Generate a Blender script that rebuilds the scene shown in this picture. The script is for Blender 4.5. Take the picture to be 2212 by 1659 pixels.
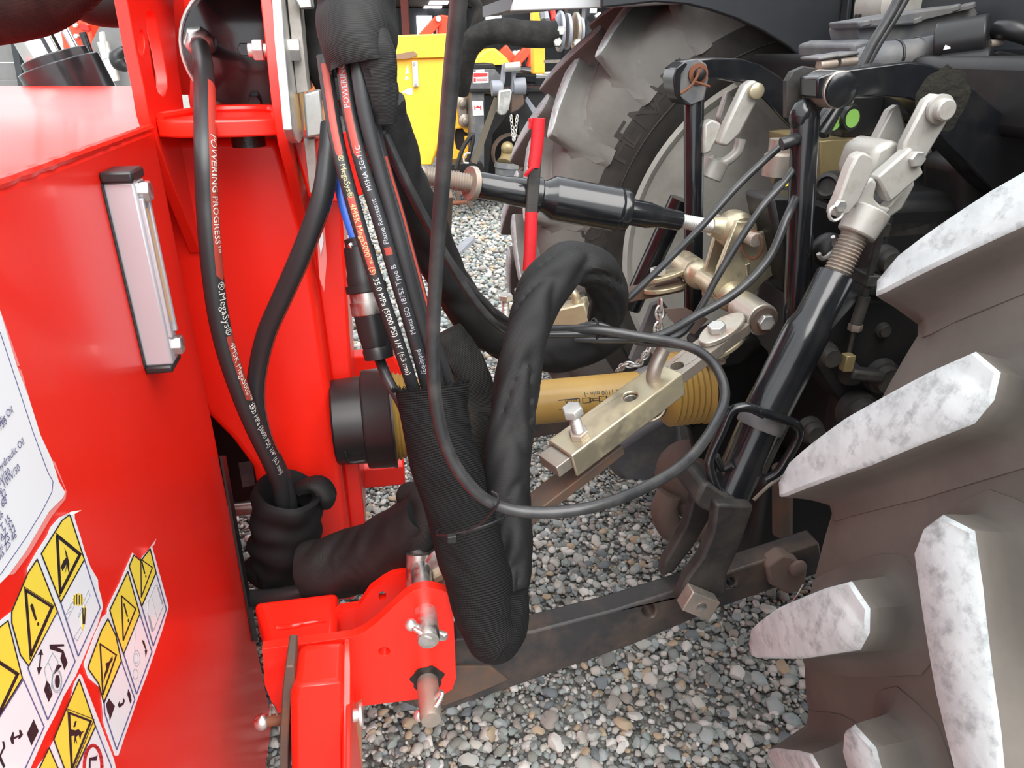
import bpy, bmesh, math, random
import numpy as np
from mathutils import Vector, Matrix, noise
from mathutils.geometry import tessellate_polygon
random.seed(7)
for o in list(bpy.data.objects): bpy.data.objects.remove(o)
SC = bpy.context.scene; COL = SC.collection
# ------------------------------------------------------------ camera
H = 1.35; F = 1550.0; PT = math.radians(25); TH = math.radians(10.6)
cd = bpy.data.cameras.new('camera'); cam = bpy.data.objects.new('camera', cd); COL.objects.link(cam)
cam.location = (0, 0, H); cam.rotation_euler = (math.pi/2 - PT, 0, 0)
cd.sensor_width = 36; cd.lens = F/2212*36; cd.clip_start = .02; cd.clip_end = 200
SC.camera = cam
# ------------------------------------------------------------ sky and light
wd = bpy.data.worlds.new('overcast_sky'); SC.world = wd; wd.use_nodes = True
bg = wd.node_tree.nodes['Background']; bg.inputs[0].default_value = (.93, .965, 1, 1); bg.inputs[1].default_value = .92
sl = bpy.data.lights.new('sun', 'SUN'); sl.energy = 2.3; sl.angle = math.radians(60); sl.color = (1, .97, .93)
so = bpy.data.objects.new('sun', sl); COL.objects.link(so)
so.rotation_euler = Vector((.24, -.58, .78)).to_track_quat('Z', 'Y').to_euler()
SC.view_settings.view_transform = 'Standard'; SC.view_settings.look = 'None'
SC.view_settings.gamma = 1; SC.view_settings.use_curve_mapping = False
SC.view_settings.exposure = 1.33
# ------------------------------------------------------------ places: u along the tractor, b across it (away), z up
U = Vector((math.cos(TH), math.sin(TH), 0)); V = Vector((-math.sin(TH), math.cos(TH), 0)); Z = Vector((0, 0, 1))
EYE = Vector((0, 0, H))
def W(u, b, z): return U*u + V*b + Z*z
def ray(px, py):
    x = (px-1106)/F; y = (829.5-py)/F
    return Vector((x, math.cos(PT)+y*math.sin(PT), -math.sin(PT)+y*math.cos(PT)))
def B(px, py, b): r = ray(px, py); return EYE + r*(b/r.dot(V))
def PU(px, py, u): r = ray(px, py); return EYE + r*(u/r.dot(U))
def PZ(px, py, z): r = ray(px, py); return EYE + r*((z-H)/r.z)
def Bs(L, b): return [B(x, y, b) for x, y in L]
def Us(L, u): return [PU(x, y, u) for x, y in L]
def B3(L): return [B(x, y, b) for x, y, b in L]
# ------------------------------------------------------------ materials
MT = {}
def mat(name, col, rough=.5, metal=0., var=.12, vs=14., dirt=None, da=.5, ds=6., bump=.0, bs=80., coat=0., uvw=None, spec=.5, emit=0., attr=None, dirtlo=.45):
    m = bpy.data.materials.new(name); m.use_nodes = True; nt = m.node_tree; N = nt.nodes; L = nt.links
    p = N['Principled BSDF']; p.inputs['Roughness'].default_value = rough; p.inputs['Metallic'].default_value = metal
    p.inputs['Specular IOR Level'].default_value = spec
    if coat: p.inputs['Coat Weight'].default_value = coat; p.inputs['Coat Roughness'].default_value = .08
    tc = N.new('ShaderNodeTexCoord'); co = tc.outputs['Object']
    c4 = (*col, 1)
    nz = N.new('ShaderNodeTexNoise'); nz.inputs['Scale'].default_value = vs; nz.inputs['Detail'].default_value = 5; L.new(co, nz.inputs['Vector'])
    mx = N.new('ShaderNodeMix'); mx.data_type = 'RGBA'
    mx.inputs[6].default_value = tuple(max(0, c*(1-var)) for c in col)+(1,); mx.inputs[7].default_value = tuple(min(1, c*(1+var)) for c in col)+(1,)
    L.new(nz.outputs['Fac'], mx.inputs[0]); out = mx.outputs[2]
    if dirt is not None:
        n2 = N.new('ShaderNodeTexNoise'); n2.inputs['Scale'].default_value = ds; n2.inputs['Detail'].default_value = 8; n2.inputs['Roughness'].default_value = .65
        L.new(co, n2.inputs['Vector'])
        mr = N.new('ShaderNodeMapRange'); mr.inputs[1].default_value = dirtlo; mr.inputs[2].default_value = dirtlo+.22; mr.inputs[4].default_value = da
        L.new(n2.outputs['Fac'], mr.inputs[0])
        m2 = N.new('ShaderNodeMix'); m2.data_type = 'RGBA'; L.new(mr.outputs[0], m2.inputs[0]); L.new(out, m2.inputs[6]); m2.inputs[7].default_value = (*dirt, 1)
        out = m2.outputs[2]
        if metal > .3:
            mm = N.new('ShaderNodeMath'); mm.operation = 'MULTIPLY_ADD'; L.new(mr.outputs[0], mm.inputs[0]); mm.inputs[1].default_value = -metal*.8; mm.inputs[2].default_value = metal
            L.new(mm.outputs[0], p.inputs['Metallic'])
            mq = N.new('ShaderNodeMath'); mq.operation = 'MULTIPLY_ADD'; L.new(mr.outputs[0], mq.inputs[0]); mq.inputs[1].default_value = .4; mq.inputs[2].default_value = rough
            L.new(mq.outputs[0], p.inputs['Roughness'])
    L.new(out, p.inputs['Base Color'])
    hgt = None
    if uvw:   # woven cloth: (ribs per metre along, threads around, depth)
        uv = N.new('ShaderNodeUVMap'); sp = N.new('ShaderNodeSeparateXYZ'); L.new(uv.outputs[0], sp.inputs[0])
        a = N.new('ShaderNodeMath'); a.operation = 'MULTIPLY'; a.inputs[1].default_value = uvw[0]*6.283; L.new(sp.outputs[0], a.inputs[0])
        s1 = N.new('ShaderNodeMath'); s1.operation = 'SINE'; L.new(a.outputs[0], s1.inputs[0])
        b_ = N.new('ShaderNodeMath'); b_.operation = 'MULTIPLY'; b_.inputs[1].default_value = uvw[1]*6.283; L.new(sp.outputs[1], b_.inputs[0])
        s2 = N.new('ShaderNodeMath'); s2.operation = 'SINE'; L.new(b_.outputs[0], s2.inputs[0])
        ad = N.new('ShaderNodeMath'); ad.operation = 'MULTIPLY_ADD'; ad.inputs[1].default_value = .2; L.new(s2.outputs[0], ad.inputs[0]); L.new(s1.outputs[0], ad.inputs[2])
        bp = N.new('ShaderNodeBump'); bp.inputs['Strength'].default_value = uvw[2]; bp.inputs['Distance'].default_value = .0012
        L.new(ad.outputs[0], bp.inputs['Height']); hgt = bp
    if bump:
        n3 = N.new('ShaderNodeTexNoise'); n3.inputs['Scale'].default_value = bs; n3.inputs['Detail'].default_value = 6; L.new(co, n3.inputs['Vector'])
        b2 = N.new('ShaderNodeBump'); b2.inputs['Strength'].default_value = bump; b2.inputs['Distance'].default_value = .004
        L.new(n3.outputs['Fac'], b2.inputs['Height'])
        if hgt: L.new(hgt.outputs[0], b2.inputs['Normal'])
        hgt = b2
    if hgt: L.new(hgt.outputs[0], p.inputs['Normal'])
    if emit:
        p.inputs['Emission Color'].default_value = c4; p.inputs['Emission Strength'].default_value = emit
    MT[name] = m; return m
mat('red_paint', (.84, .017, .007), .32, var=.04, bump=.03, bs=22, coat=.1)
mat('red_plain', (.72, .018, .012), .4, var=.08, bump=.05, bs=40)
mat('red_handle', (.55, .012, .02), .5, dirt=(.2, .02, .02), da=.4, bump=.1)
mat('black_paint', (.008, .009, .011), .2, var=.2, dirt=(.035, .033, .03), da=.3, ds=18, coat=.2)
mat('black_dull', (.006, .006, .007), .5, var=.25, dirt=(.022, .019, .016), da=.45, ds=10, bump=.1)
mat('black_dusty', (.016, .015, .015), .6, var=.3, dirt=(.075, .066, .055), da=.6, ds=9, bump=.15)
mat('black_plastic', (.014, .014, .015), .38, var=.2)
mat('grey_plastic', (.10, .105, .115), .55, dirt=(.2, .185, .16), da=.6, ds=14, bump=.1)
mat('hose_rubber', (.022, .023, .025), .42, var=.2, bump=.04, bs=160)
mat('cable_rubber', (.02, .021, .023), .34, var=.2, dirt=(.09, .085, .08), da=.35, ds=20)
mat('cloth_ribbed', (.0058, .0060, .0068), .7, var=.3, dirt=(.02, .018, .016), da=.25, ds=12, uvw=(300, 60, .9), spec=.25)
mat('cloth_fine', (.0052, .0054, .0060), .66, var=.3, dirt=(.02, .019, .017), da=.35, ds=10, uvw=(700, 170, .25), spec=.4)
mat('cloth_dusty', (.014, .014, .014), .85, var=.3, dirt=(.06, .053, .045), da=.45, ds=9, uvw=(420, 80, .6), spec=.25)
mat('steel', (.55, .54, .52), .3, 1., var=.1, dirt=(.25, .22, .19), da=.5, ds=30)
mat('chrome', (.8, .8, .8), .1, 1., var=.02)
mat('zinc', (.62, .62, .60), .33, .85, dirt=(.4, .38, .34), da=.5, ds=16, bump=.05)
mat('zinc_gold', (.56, .50, .36), .32, .8, dirt=(.33, .27, .15), da=.6, ds=16, bump=.05)
mat('zinc_rust', (.50, .47, .41), .4, .7, dirt=(.28, .085, .03), da=.75, ds=22, bump=.1, dirtlo=.52)
mat('bare_steel', (.36, .33, .29), .42, .7, dirt=(.25, .13, .07), da=.5, ds=24, bump=.12)
mat('cut_steel', (.42, .39, .36), .5, .5, dirt=(.3, .26, .22), da=.5, ds=50, bump=.1)
mat('silver_paint', (.41, .40, .37), .42, .25, dirt=(.24, .19, .14), da=.6, ds=26, bump=.12, dirtlo=.52)
mat('aluminium', (.46, .44, .47), .38, .35, var=.03)
mat('rust', (.16, .055, .025), .8, .1, dirt=(.07, .035, .02), da=.6, ds=30, bump=.3)
mat('rust_grey', (.10, .075, .06), .65, .3, dirt=(.2, .085, .04), da=.5, ds=16, bump=.2)
mat('link_paint', (.03, .03, .032), .5, .15, dirt=(.13, .085, .06), da=.6, ds=9, bump=.12)
mat('tyre', (.088, .078, .069), .72, var=.25, vs=9, dirt=(.135, .118, .10), da=.6, ds=5, bump=.08, bs=120, spec=.3)
mat('tyre_dust', (.40, .43, .435), .85, var=.3, vs=30, dirt=(.115, .117, .12), da=.7, ds=52, bump=.25, bs=60, spec=.2, dirtlo=.5)
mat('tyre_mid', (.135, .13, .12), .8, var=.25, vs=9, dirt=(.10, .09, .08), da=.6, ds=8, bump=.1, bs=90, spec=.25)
mat('tyre_side', (.030, .027, .025), .7, var=.3, dirt=(.07, .06, .05), da=.4, ds=9, bump=.06, spec=.3)
mat('rim_grey', (.42, .41, .37), .5, var=.06, dirt=(.2, .18, .15), da=.5, ds=6, bump=.04)
mat('yellow_plastic', (.40, .255, .065), .42, var=.1, dirt=(.27, .15, .04), da=.45, ds=7)
mat('yellow_paint', (.95, .50, .045), .4, var=.05, dirt=(.7, .38, .03), da=.3, ds=5)
mat('sticker_yellow', (.92, .70, .07), .3, var=.06, coat=.3)
mat('sticker_white', (.82, .83, .86), .3, var=.02, coat=.3)
mat('sticker_clear', (.80, .24, .22), .3, var=.1)
mat('ink', (.012, .012, .018), .5, var=.05)
mat('ink_blue', (.10, .10, .22), .5, var=.1)
mat('ink_grey', (.35, .36, .40), .5, var=.05)
mat('ink_red', (.6, .03, .03), .5)
mat('ink_white', (.6, .58, .54), .6, var=.15)
mat('ink_gold', (.5, .4, .2), .6, var=.15)
mat('hose_red', (.33, .045, .03), .5, var=.2)
mat('grease', (.012, .010, .009), .35, bump=.5, bs=60)
mat('moss', (.009, .0085, .005), .95, var=.5, vs=60, dirt=(.016, .015, .007), da=.7, ds=40, bump=1., bs=120)
mat('blue_plastic', (.03, .12, .55), .4)
mat('amber', (.65, .33, .06), .25)
mat('glass_pale', (.5, .5, .45), .15)
mat('fender_grey', (.022, .025, .029), .45, var=.1, dirt=(.05, .05, .05), da=.3, ds=4)
mat('fender_pale', (.5, .52, .53), .4, var=.05)
mat('oil_tank', (.30, .24, .12), .3, .4, dirt=(.10, .055, .02), da=.6, ds=10)
mat('cast_brown', (.13, .09, .075), .75, dirt=(.07, .05, .04), da=.5, ds=6, bump=.15)
mat('green_mark', (.22, .45, .09), .5)
mat('shed_dark', (.055, .055, .06), .8, var=.1)
mat('shed_roof', (.075, .05, .04), .85, var=.25)
mat('shed_post', (.22, .05, .04), .7)
mat('shed_light', (.95, .97, 1.), .6, emit=1.6)
mat('grey_paint', (.22, .24, .28), .45, dirt=(.3, .28, .26), da=.3)
mat('white_paint', (.60, .60, .58), .5)
mat('green_paint', (.03, .22, .12), .5, dirt=(.3, .2, .08), da=.5, ds=3)
mat('wall_grey', (.15, .15, .15), .8)
mat('orange_red', (.85, .06, .02), .4)
mat('strap', (.10, .085, .06), .85)
mat('wood', (.25, .15, .09), .8)
# ------------------------------------------------------------ mesh builder
WL = {}
def ortho(d):
    d = d.normalized(); a = Z if abs(d.z) < .9 else U
    x = d.cross(a).normalized(); return x, d.cross(x).normalized()
def spline(P, R, res):
    n = len(P); out = []; rr = []
    for i in range(n-1):
        p0 = P[max(i-1, 0)]; p1 = P[i]; p2 = P[i+1]; p3 = P[min(i+2, n-1)]
        for k in range(res):
            t = k/res
            out.append(.5*((2*p1)+(p2-p0)*t+(2*p0-5*p1+4*p2-p3)*t*t+(3*p1-p0-3*p2+p3)*t**3))
            rr.append(R[i]*(1-t)+R[i+1]*t)
    out.append(P[-1].copy()); rr.append(R[-1]); return out, rr
class M:
    def __init__(s): s.v = []; s.f = []; s.uv = []; s.mi = []
    def add(s, vs, fs, uv=None, mi=0):
        o = len(s.v); s.v += [Vector(p) for p in vs]
        for i, f in enumerate(fs):
            s.f.append([o+k for k in f]); s.mi.append(mi); s.uv.append(uv[i] if uv else None)
        return s
    def prism(s, poly, vec, holes=(), mi=0):
        loops = [list(poly)]+[list(h) for h in holes]; flat = [p for l in loops for p in l]; n = len(flat)
        tri = tessellate_polygon(loops) if holes or len(poly) > 4 else [list(range(len(poly)))]
        vs = flat+[p+vec for p in flat]; nn = (flat[1]-flat[0]).cross(flat[2]-flat[0])
        fs = []
        an = Vector((0, 0, 0))
        for i in range(len(poly)): an += (poly[i]-poly[0]).cross(poly[(i+1) % len(poly)]-poly[0])
        for t in tri:
            t = list(t); nt = (flat[t[1]]-flat[t[0]]).cross(flat[t[2]]-flat[t[0]])
            if nt.dot(vec) > 0: t.reverse()
            fs.append(t); fs.append([k+n for k in reversed(t)])
        o = 0
        for li, l in enumerate(loops):
            m = len(l); a2 = Vector((0, 0, 0))
            for i in range(m): a2 += (l[i]-l[0]).cross(l[(i+1) % m]-l[0])
            flip = (a2.dot(vec) < 0) ^ (li > 0)
            for i in range(m):
                a, b = o+i, o+(i+1) % m
                q = [a, b, b+n, a+n]
                fs.append(q[::-1] if flip else q)
            o += m
        return s.add(vs, fs, mi=mi)
    def box(s, c, x, y, z, mi=0):
        vs = [c+x*i+y*j+z*k for k in (-1, 1) for j in (-1, 1) for i in (-1, 1)]
        fs = [[0, 2, 3, 1], [4, 5, 7, 6], [0, 1, 5, 4], [2, 6, 7, 3], [0, 4, 6, 2], [1, 3, 7, 5]]
        if x.cross(y).dot(z) < 0: fs = [f[::-1] for f in fs]
        return s.add(vs, fs, mi=mi)
    def ubz(s, u0, u1, b0, b1, z0, z1, mi=0):
        return s.box(W((u0+u1)/2, (b0+b1)/2, (z0+z1)/2), U*(u1-u0)/2, V*(b1-b0)/2, Z*(z1-z0)/2, mi)
    def bar(s, p0, p1, w, h, up=Z, mi=0):
        d = (p1-p0); l = d.length; d = d/l; x = d.cross(up).normalized(); y = x.cross(d)
        return s.box((p0+p1)/2, d*l/2, x*w/2, y*h/2, mi)
    def lathe(s, p, d, prof, n=24, cap=True, mi=0, fn=None):
        d = d.normalized(); x, y = ortho(d); vs = []; fs = []
        for t, r in prof:
            for k in range(n):
                a = 2*math.pi*k/n; q = r if fn is None else fn(t, a, r)
                vs.append(p+d*t+(x*math.cos(a)+y*math.sin(a))*q)
        for i in range(len(prof)-1):
            for k in range(n):
                k2 = (k+1) % n; fs.append([i*n+k, i*n+k2, (i+1)*n+k2, (i+1)*n+k])
        if cap: fs.append(list(range(n))[::-1]); m = (len(prof)-1)*n; fs.append([m+k for k in range(n)])
        return s.add(vs, fs, mi=mi)
    def cyl(s, p0, p1, r0, r1=None, n=20, mi=0):
        return s.lathe(p0, p1-p0, [(0, r0), ((p1-p0).length, r0 if r1 is None else r1)], n, mi=mi)
    def hexa(s, p, d, r, h, mi=0): return s.lathe(p, d, [(0, r), (h*.85, r), (h, r*.9)], 6, mi=mi)
    def thread(s, p0, p1, r, pitch=.004, n=18, mi=0):
        l = (p1-p0).length; k = max(3, int(l/pitch)); pr = []
        for i in range(k): pr += [(i*l/k, r*.9), ((i+.5)*l/k, r*1.04)]
        pr.append((l, r*.9)); return s.lathe(p0, p1-p0, pr, n, mi=mi)
    def tube(s, P, R, n=14, res=6, fn=None, mi=0, cap=True, flat=None):
        if not isinstance(R, (list, tuple)): R = [R]*len(P)
        P, R = spline(P, R, res) if res > 1 else (P, R)
        m = len(P); T = []
        for i in range(m): T.append((P[min(i+1, m-1)]-P[max(i-1, 0)]).normalized())
        x, y = ortho(T[0]); vs = []; S = 0; ss = []
        for i in range(m):
            if i: S += (P[i]-P[i-1]).length; x = (x-T[i]*x.dot(T[i])).normalized()
            y = T[i].cross(x); ss.append(S)
            for k in range(n):
                a = 2*math.pi*k/n; r = R[i]
                if fn: r *= fn(S, a, i/(m-1))
                o = x*math.cos(a)*r+y*math.sin(a)*r
                if flat: fd, fk = flat; o = o-fd*(o.dot(fd)*(1-fk))
                vs.append(P[i]+o)
        fs = []; uv = []
        for i in range(m-1):
            for k in range(n):
                k2 = (k+1) % n; fs.append([i*n+k, i*n+k2, (i+1)*n+k2, (i+1)*n+k])
                uv.append([(ss[i], k/n), (ss[i], (k+1)/n), (ss[i+1], (k+1)/n), (ss[i+1], k/n)])
        if cap:
            fs.append(list(range(n))[::-1]); uv.append([(0, k/n) for k in range(n)])
            q = (m-1)*n; fs.append([q+k for k in range(n)]); uv.append([(S, k/n) for k in range(n)])
        s.path = P; s.rad = R; s.ss = ss
        return s.add(vs, fs, uv, mi)
    def ball(s, c, r, sc=(1, 1, 1), n=16, mi=0):
        vs = []; fs = []; h = n//2
        for j in range(h+1):
            for k in range(n):
                a = math.pi*j/h; b = 2*math.pi*k/n
                vs.append(c+U*(r*sc[0]*math.sin(a)*math.cos(b))+V*(r*sc[1]*math.sin(a)*math.sin(b))+Z*(r*sc[2]*math.cos(a)))
        for j in range(h):
            for k in range(n): k2 = (k+1) % n; fs.append([j*n+k, (j+1)*n+k, (j+1)*n+k2, j*n+k2])
        return s.add(vs, fs, mi=mi)
    def ring(s, c, nrm, R, r, a0=0, a1=2*math.pi, n=24, m=8, sx=1, xd=None, mi=0):
        x, y = ortho(nrm)
        if xd is not None: x = (xd-nrm.normalized()*xd.dot(nrm.normalized())).normalized(); y = nrm.normalized().cross(x)
        P = [c+x*(R*sx*math.cos(a0+(a1-a0)*i/n))+y*(R*math.sin(a0+(a1-a0)*i/n)) for i in range(n+1)]
        return s.tube(P, r, m, 1, mi=mi)
    def obj(s, name, mt, par=None, bev=0, sm=38, kind=None, label=None, cat=None, group=None, seg=2):
        c = sum(s.v, Vector((0, 0, 0)))/len(s.v)
        me = bpy.data.meshes.new(name); me.from_pydata([p-c for p in s.v], [], s.f)
        for q in (mt if isinstance(mt, (list, tuple)) else [mt]): me.materials.append(MT[q])
        if any(s.mi): me.polygons.foreach_set('material_index', s.mi)
        if any(u is not None for u in s.uv):
            ul = me.uv_layers.new(name='UVMap'); i = 0; dat = []
            for f, u in zip(s.f, s.uv):
                for k in range(len(f)): dat += list(u[k]) if u else [0, 0]
            ul.data.foreach_set('uv', dat)
        me.validate(); me.update()
        if sm: me.shade_smooth(); me.set_sharp_from_angle(angle=math.radians(sm))
        o = bpy.data.objects.new(name, me); COL.objects.link(o); o.location = c; WL[o.name] = c
        if par is not None: o.parent = par; o.matrix_parent_inverse = Matrix.Translation(-WL[par.name])
        if bev:
            md = o.modifiers.new('bevel', 'BEVEL'); md.width = bev; md.segments = seg; md.limit_method = 'ANGLE'; md.angle_limit = math.radians(40); md.harden_normals = False
        if kind: o['kind'] = kind
        if label: o['label'] = label
        if cat: o['category'] = cat
        if group: o['group'] = group
        return o
def thing(name, label, cat, loc, group=None):
    o = bpy.data.objects.new(name, None); COL.objects.link(o); o.empty_display_size = .05; o.location = loc; WL[o.name] = Vector(loc)
    o['label'] = label; o['category'] = cat
    if group: o['group'] = group
    return o
def circ(c, x, y, r, n=20, r2=None): return [c+x*(r*math.cos(2*math.pi*i/n))+y*((r2 or r)*math.sin(2*math.pi*i/n)) for i in range(n)]
def wrinkle(k, amp, f1=40., f2=3.):
    def fn(S, a, t):
        T = S*f1+.9*math.sin(a+k)+.5*math.sin(2*a-k)
        v = noise.noise(Vector((T*.8+.3, T*.45+math.cos(a)*.8+k*.31, math.sin(a)*.8+T*.2)))
        ca, sa = math.cos(a), math.sin(a)
        c = 1-1.7*abs(noise.noise(Vector((T*.47+ca*.55+.37, T*.31-ca*.5+sa*.45+k*.7, sa*.75+T*.19+.61))))
        w = noise.noise(Vector((S*f1*.3, math.cos(a)*.7-k, math.sin(a)*.7+3)))
        return 1+amp*(.7*v+.8*w-1.1*max(0, c)**2)
    return fn
def textmesh(st, size):
    cu = bpy.data.curves.new('print', 'FONT'); cu.body = st; cu.size = size; cu.resolution_u = 2
    o = bpy.data.objects.new('print_source', cu); COL.objects.link(o)
    dg = bpy.context.evaluated_depsgraph_get(); me = o.evaluated_get(dg).to_mesh()
    bm = bmesh.new(); bm.from_mesh(me)
    for k in range(-1, 6):
        bmesh.ops.bisect_plane(bm, geom=bm.verts[:]+bm.edges[:]+bm.faces[:], plane_co=(0, size*(.02+.15*k), 0), plane_no=(0, 1, 0))
    bm.verts.index_update(); vs = [(v.co.x, v.co.y) for v in bm.verts]; fs = [[v.index for v in f.verts] for f in bm.faces]; bm.free()
    o.evaluated_get(dg).to_mesh_clear(); bpy.data.objects.remove(o); bpy.data.curves.remove(cu)
    return vs, fs
def on_tube(m, s0):
    P, S = m.path, m.ss; s0 = min(max(s0, 0), S[-1]-1e-5)
    i = max(0, min(int(np.searchsorted(S, s0))-1, len(P)-2)); t = (s0-S[i])/max(1e-9, S[i+1]-S[i])
    p = P[i].lerp(P[i+1], t); tg = (P[min(i+2, len(P)-1)]-P[max(i-1, 0)]).normalized()
    nn = EYE-p; nn = (nn-tg*nn.dot(tg)).normalized(); r = m.rad[i]*(1-t)+m.rad[i+1]*t
    return p, nn, nn.cross(tg), r
def tube_text(out, m, st, size, s0, ang, dr=1, mi=0, lift=1.02):
    vs, fs = textmesh(st, size); q = []
    for x, y in vs:
        p, n, sd, r = on_tube(m, s0+dr*x); a = ang+dr*(y-size*.35)/r
        q.append(p+(n*math.cos(a)+sd*math.sin(a))*r*lift)
    out.add(q, fs, mi=mi)
def tube_band(out, m, s0, s1, a0, a1, mi=0, lift=1.01, point=0):
    k = max(2, int(abs(s1-s0)/.006)); h = 4; vs = []; fs = []
    for i in range(k+1):
        for j in range(h+1):
            s = s0+(s1-s0)*i/k; aa = a0+(a1-a0)*j/h
            if point and i == k: s += point*(1-abs(j/h*2-1))
            p, n, sd, r = on_tube(m, s); vs.append(p+(n*math.cos(aa)+sd*math.sin(aa))*r*lift)
    for i in range(k):
        for j in range(h): a = i*(h+1)+j; fs.append([a, a+1, a+h+2, a+h+1])
    out.add(vs, fs, mi=mi)
# ============================================================ GROUND
def stone_mat(name, single):
    m = bpy.data.materials.new(name); m.use_nodes = True; N = m.node_tree.nodes; L = m.node_tree.links; p = N['Principled BSDF']
    p.inputs['Roughness'].default_value = .75; p.inputs['Specular IOR Level'].default_value = .3
    if single: a = N.new('ShaderNodeObjectInfo'); s = a.outputs['Random']
    else: a = N.new('ShaderNodeAttribute'); a.attribute_name = 'rnd'; s = a.outputs['Fac']
    r = N.new('ShaderNodeValToRGB'); r.color_ramp.interpolation = 'CONSTANT'
    cols = [(.20, .22, .21), (.31, .32, .30), (.13, .15, .16), (.40, .385, .35), (.24, .27, .27), (.17, .18, .16), (.34, .27, .19), (.28, .31, .31), (.50, .49, .46), (.19, .20, .19), (.36, .34, .31), (.25, .23, .21), (.22, .25, .24), (.44, .43, .41)]
    e = r.color_ramp.elements
    while len(e) < len(cols): e.new(.5)
    for i, c in enumerate(cols): e[i].position = i/len(cols); e[i].color = (*c, 1)
    L.new(s, r.inputs[0])
    tc = N.new('ShaderNodeTexCoord'); nz = N.new('ShaderNodeTexNoise'); nz.inputs['Scale'].default_value = 90; nz.inputs['Detail'].default_value = 5; L.new(tc.outputs['Object'], nz.inputs['Vector'])
    mx = N.new('ShaderNodeMix'); mx.data_type = 'RGBA'; mx.blend_type = 'MULTIPLY'; mx.inputs[0].default_value = 1
    r2 = N.new('ShaderNodeMapRange'); r2.inputs[3].default_value = .78; r2.inputs[4].default_value = 1.42; L.new(nz.outputs['Fac'], r2.inputs[0])
    L.new(r.outputs[0], mx.inputs[6]); L.new(r2.outputs[0], mx.inputs[7]); L.new(mx.outputs[2], p.inputs['Base Color'])
    MT[name] = m
stone_mat('gravel_single', True); stone_mat('gravel_many', False)
m = bpy.data.materials.new('gravel_bed'); m.use_nodes = True; N = m.node_tree.nodes; L = m.node_tree.links
tc = N.new('ShaderNodeTexCoord'); vo = N.new('ShaderNodeTexVoronoi'); vo.inputs['Scale'].default_value = 42; L.new(tc.outputs['Object'], vo.inputs['Vector'])
rp = N.new('ShaderNodeValToRGB'); L.new(vo.outputs['Color'], rp.inputs[0])
rp.color_ramp.elements[0].color = (.11, .115, .11, 1); rp.color_ramp.elements[1].color = (.36, .355, .33, 1)
L.new(rp.outputs[0], N['Principled BSDF'].inputs['Base Color']); N['Principled BSDF'].inputs['Roughness'].default_value = .85
bp = N.new('ShaderNodeBump'); bp.inputs['Distance'].default_value = .02; bp.invert = True; L.new(vo.outputs['Distance'], bp.inputs['Height']); L.new(bp.outputs[0], N['Principled BSDF'].inputs['Normal'])
MT['gravel_bed'] = m
g = M(); g.add([(-40, -15, 0), (40, -15, 0), (40, 50, 0), (-40, 50, 0)], [[0, 1, 2, 3]])
floor = g.obj('floor', 'gravel_bed', sm=0, kind='structure')
import bmesh
def ico(sub):
    bm = bmesh.new(); bmesh.ops.create_icosphere(bm, subdivisions=sub, radius=1)
    v = np.array([x.co[:] for x in bm.verts]); f = np.array([[q.index for q in t.verts] for t in bm.faces]); bm.free(); return v, f
rng = np.random.default_rng(3)
def stoneverts(v):
    s = rng.normal(size=3)*3; out = v.copy()
    for i, p in enumerate(v):
        q = Vector(p*1.3)+Vector(s); out[i] = p*(1+.34*noise.noise(q)+.12*noise.noise(q*2.7))
    for _ in range(3):   # chipped flats
        n = rng.normal(size=3); n /= np.linalg.norm(n); d = out@n; over = np.maximum(0, d-.62); out -= over[:, None]*n
    return out*np.array([1, rng.uniform(.62, .95), rng.uniform(.42, .7)])
V2, F2 = ico(2); V1, F1 = ico(1)
VAR2 = [stoneverts(V2) for _ in range(14)]; VAR1 = [stoneverts(V1) for _ in range(14)]
smesh = []
for i in range(10):
    me = bpy.data.meshes.new('stone'); me.from_pydata(VAR2[i].tolist(), [], F2.tolist()); me.materials.append(MT['gravel_single']); me.shade_smooth(); me.set_sharp_from_angle(angle=math.radians(34)); smesh.append(me)
def rotm(n):
    a = rng.uniform(0, 6.283, n); t = rng.normal(0, .28, n); b = rng.uniform(0, 6.283, n)
    R = np.zeros((n, 3, 3)); ca, sa = np.cos(a), np.sin(a)
    Rz = np.zeros((n, 3, 3)); Rz[:, 0, 0] = ca; Rz[:, 0, 1] = -sa; Rz[:, 1, 0] = sa; Rz[:, 1, 1] = ca; Rz[:, 2, 2] = 1
    k = np.stack([np.cos(b), np.sin(b), np.zeros(n)], 1); K = np.zeros((n, 3, 3))
    K[:, 0, 2] = k[:, 1]; K[:, 2, 0] = -k[:, 1]; K[:, 1, 2] = -k[:, 0]; K[:, 2, 1] = k[:, 0]
    Rt = np.eye(3)+np.sin(t)[:, None, None]*K+(1-np.cos(t))[:, None, None]*(K@K)
    return Rt@Rz
def scatter(ya, yb, sp, rad, keep=1.):
    pts = []
    y = ya
    while y < yb:
        w = .5*y+.35; nx = int(2*w/sp)
        xs = -w+np.arange(nx)*sp+rng.uniform(-.45, .45, nx)*sp; ys = y+rng.uniform(-.45, .45, nx)*sp
        pts.append(np.stack([xs, ys], 1)); y += sp*.9
    P = np.concatenate(pts); P = P[rng.random(len(P)) < keep]
    return P, rad(len(P))
near, rn = scatter(.75, 3.1, .0165, lambda n: np.clip(rng.lognormal(math.log(.0098), .34, n), .005, .024))
small, rs = scatter(.75, 3.1, .0145, lambda n: rng.uniform(.004, .0075, n), .6)
far_, rf = scatter(3.1, 8.6, .036, lambda n: np.clip(rng.lognormal(math.log(.020), .25, n), .012, .04))
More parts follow.
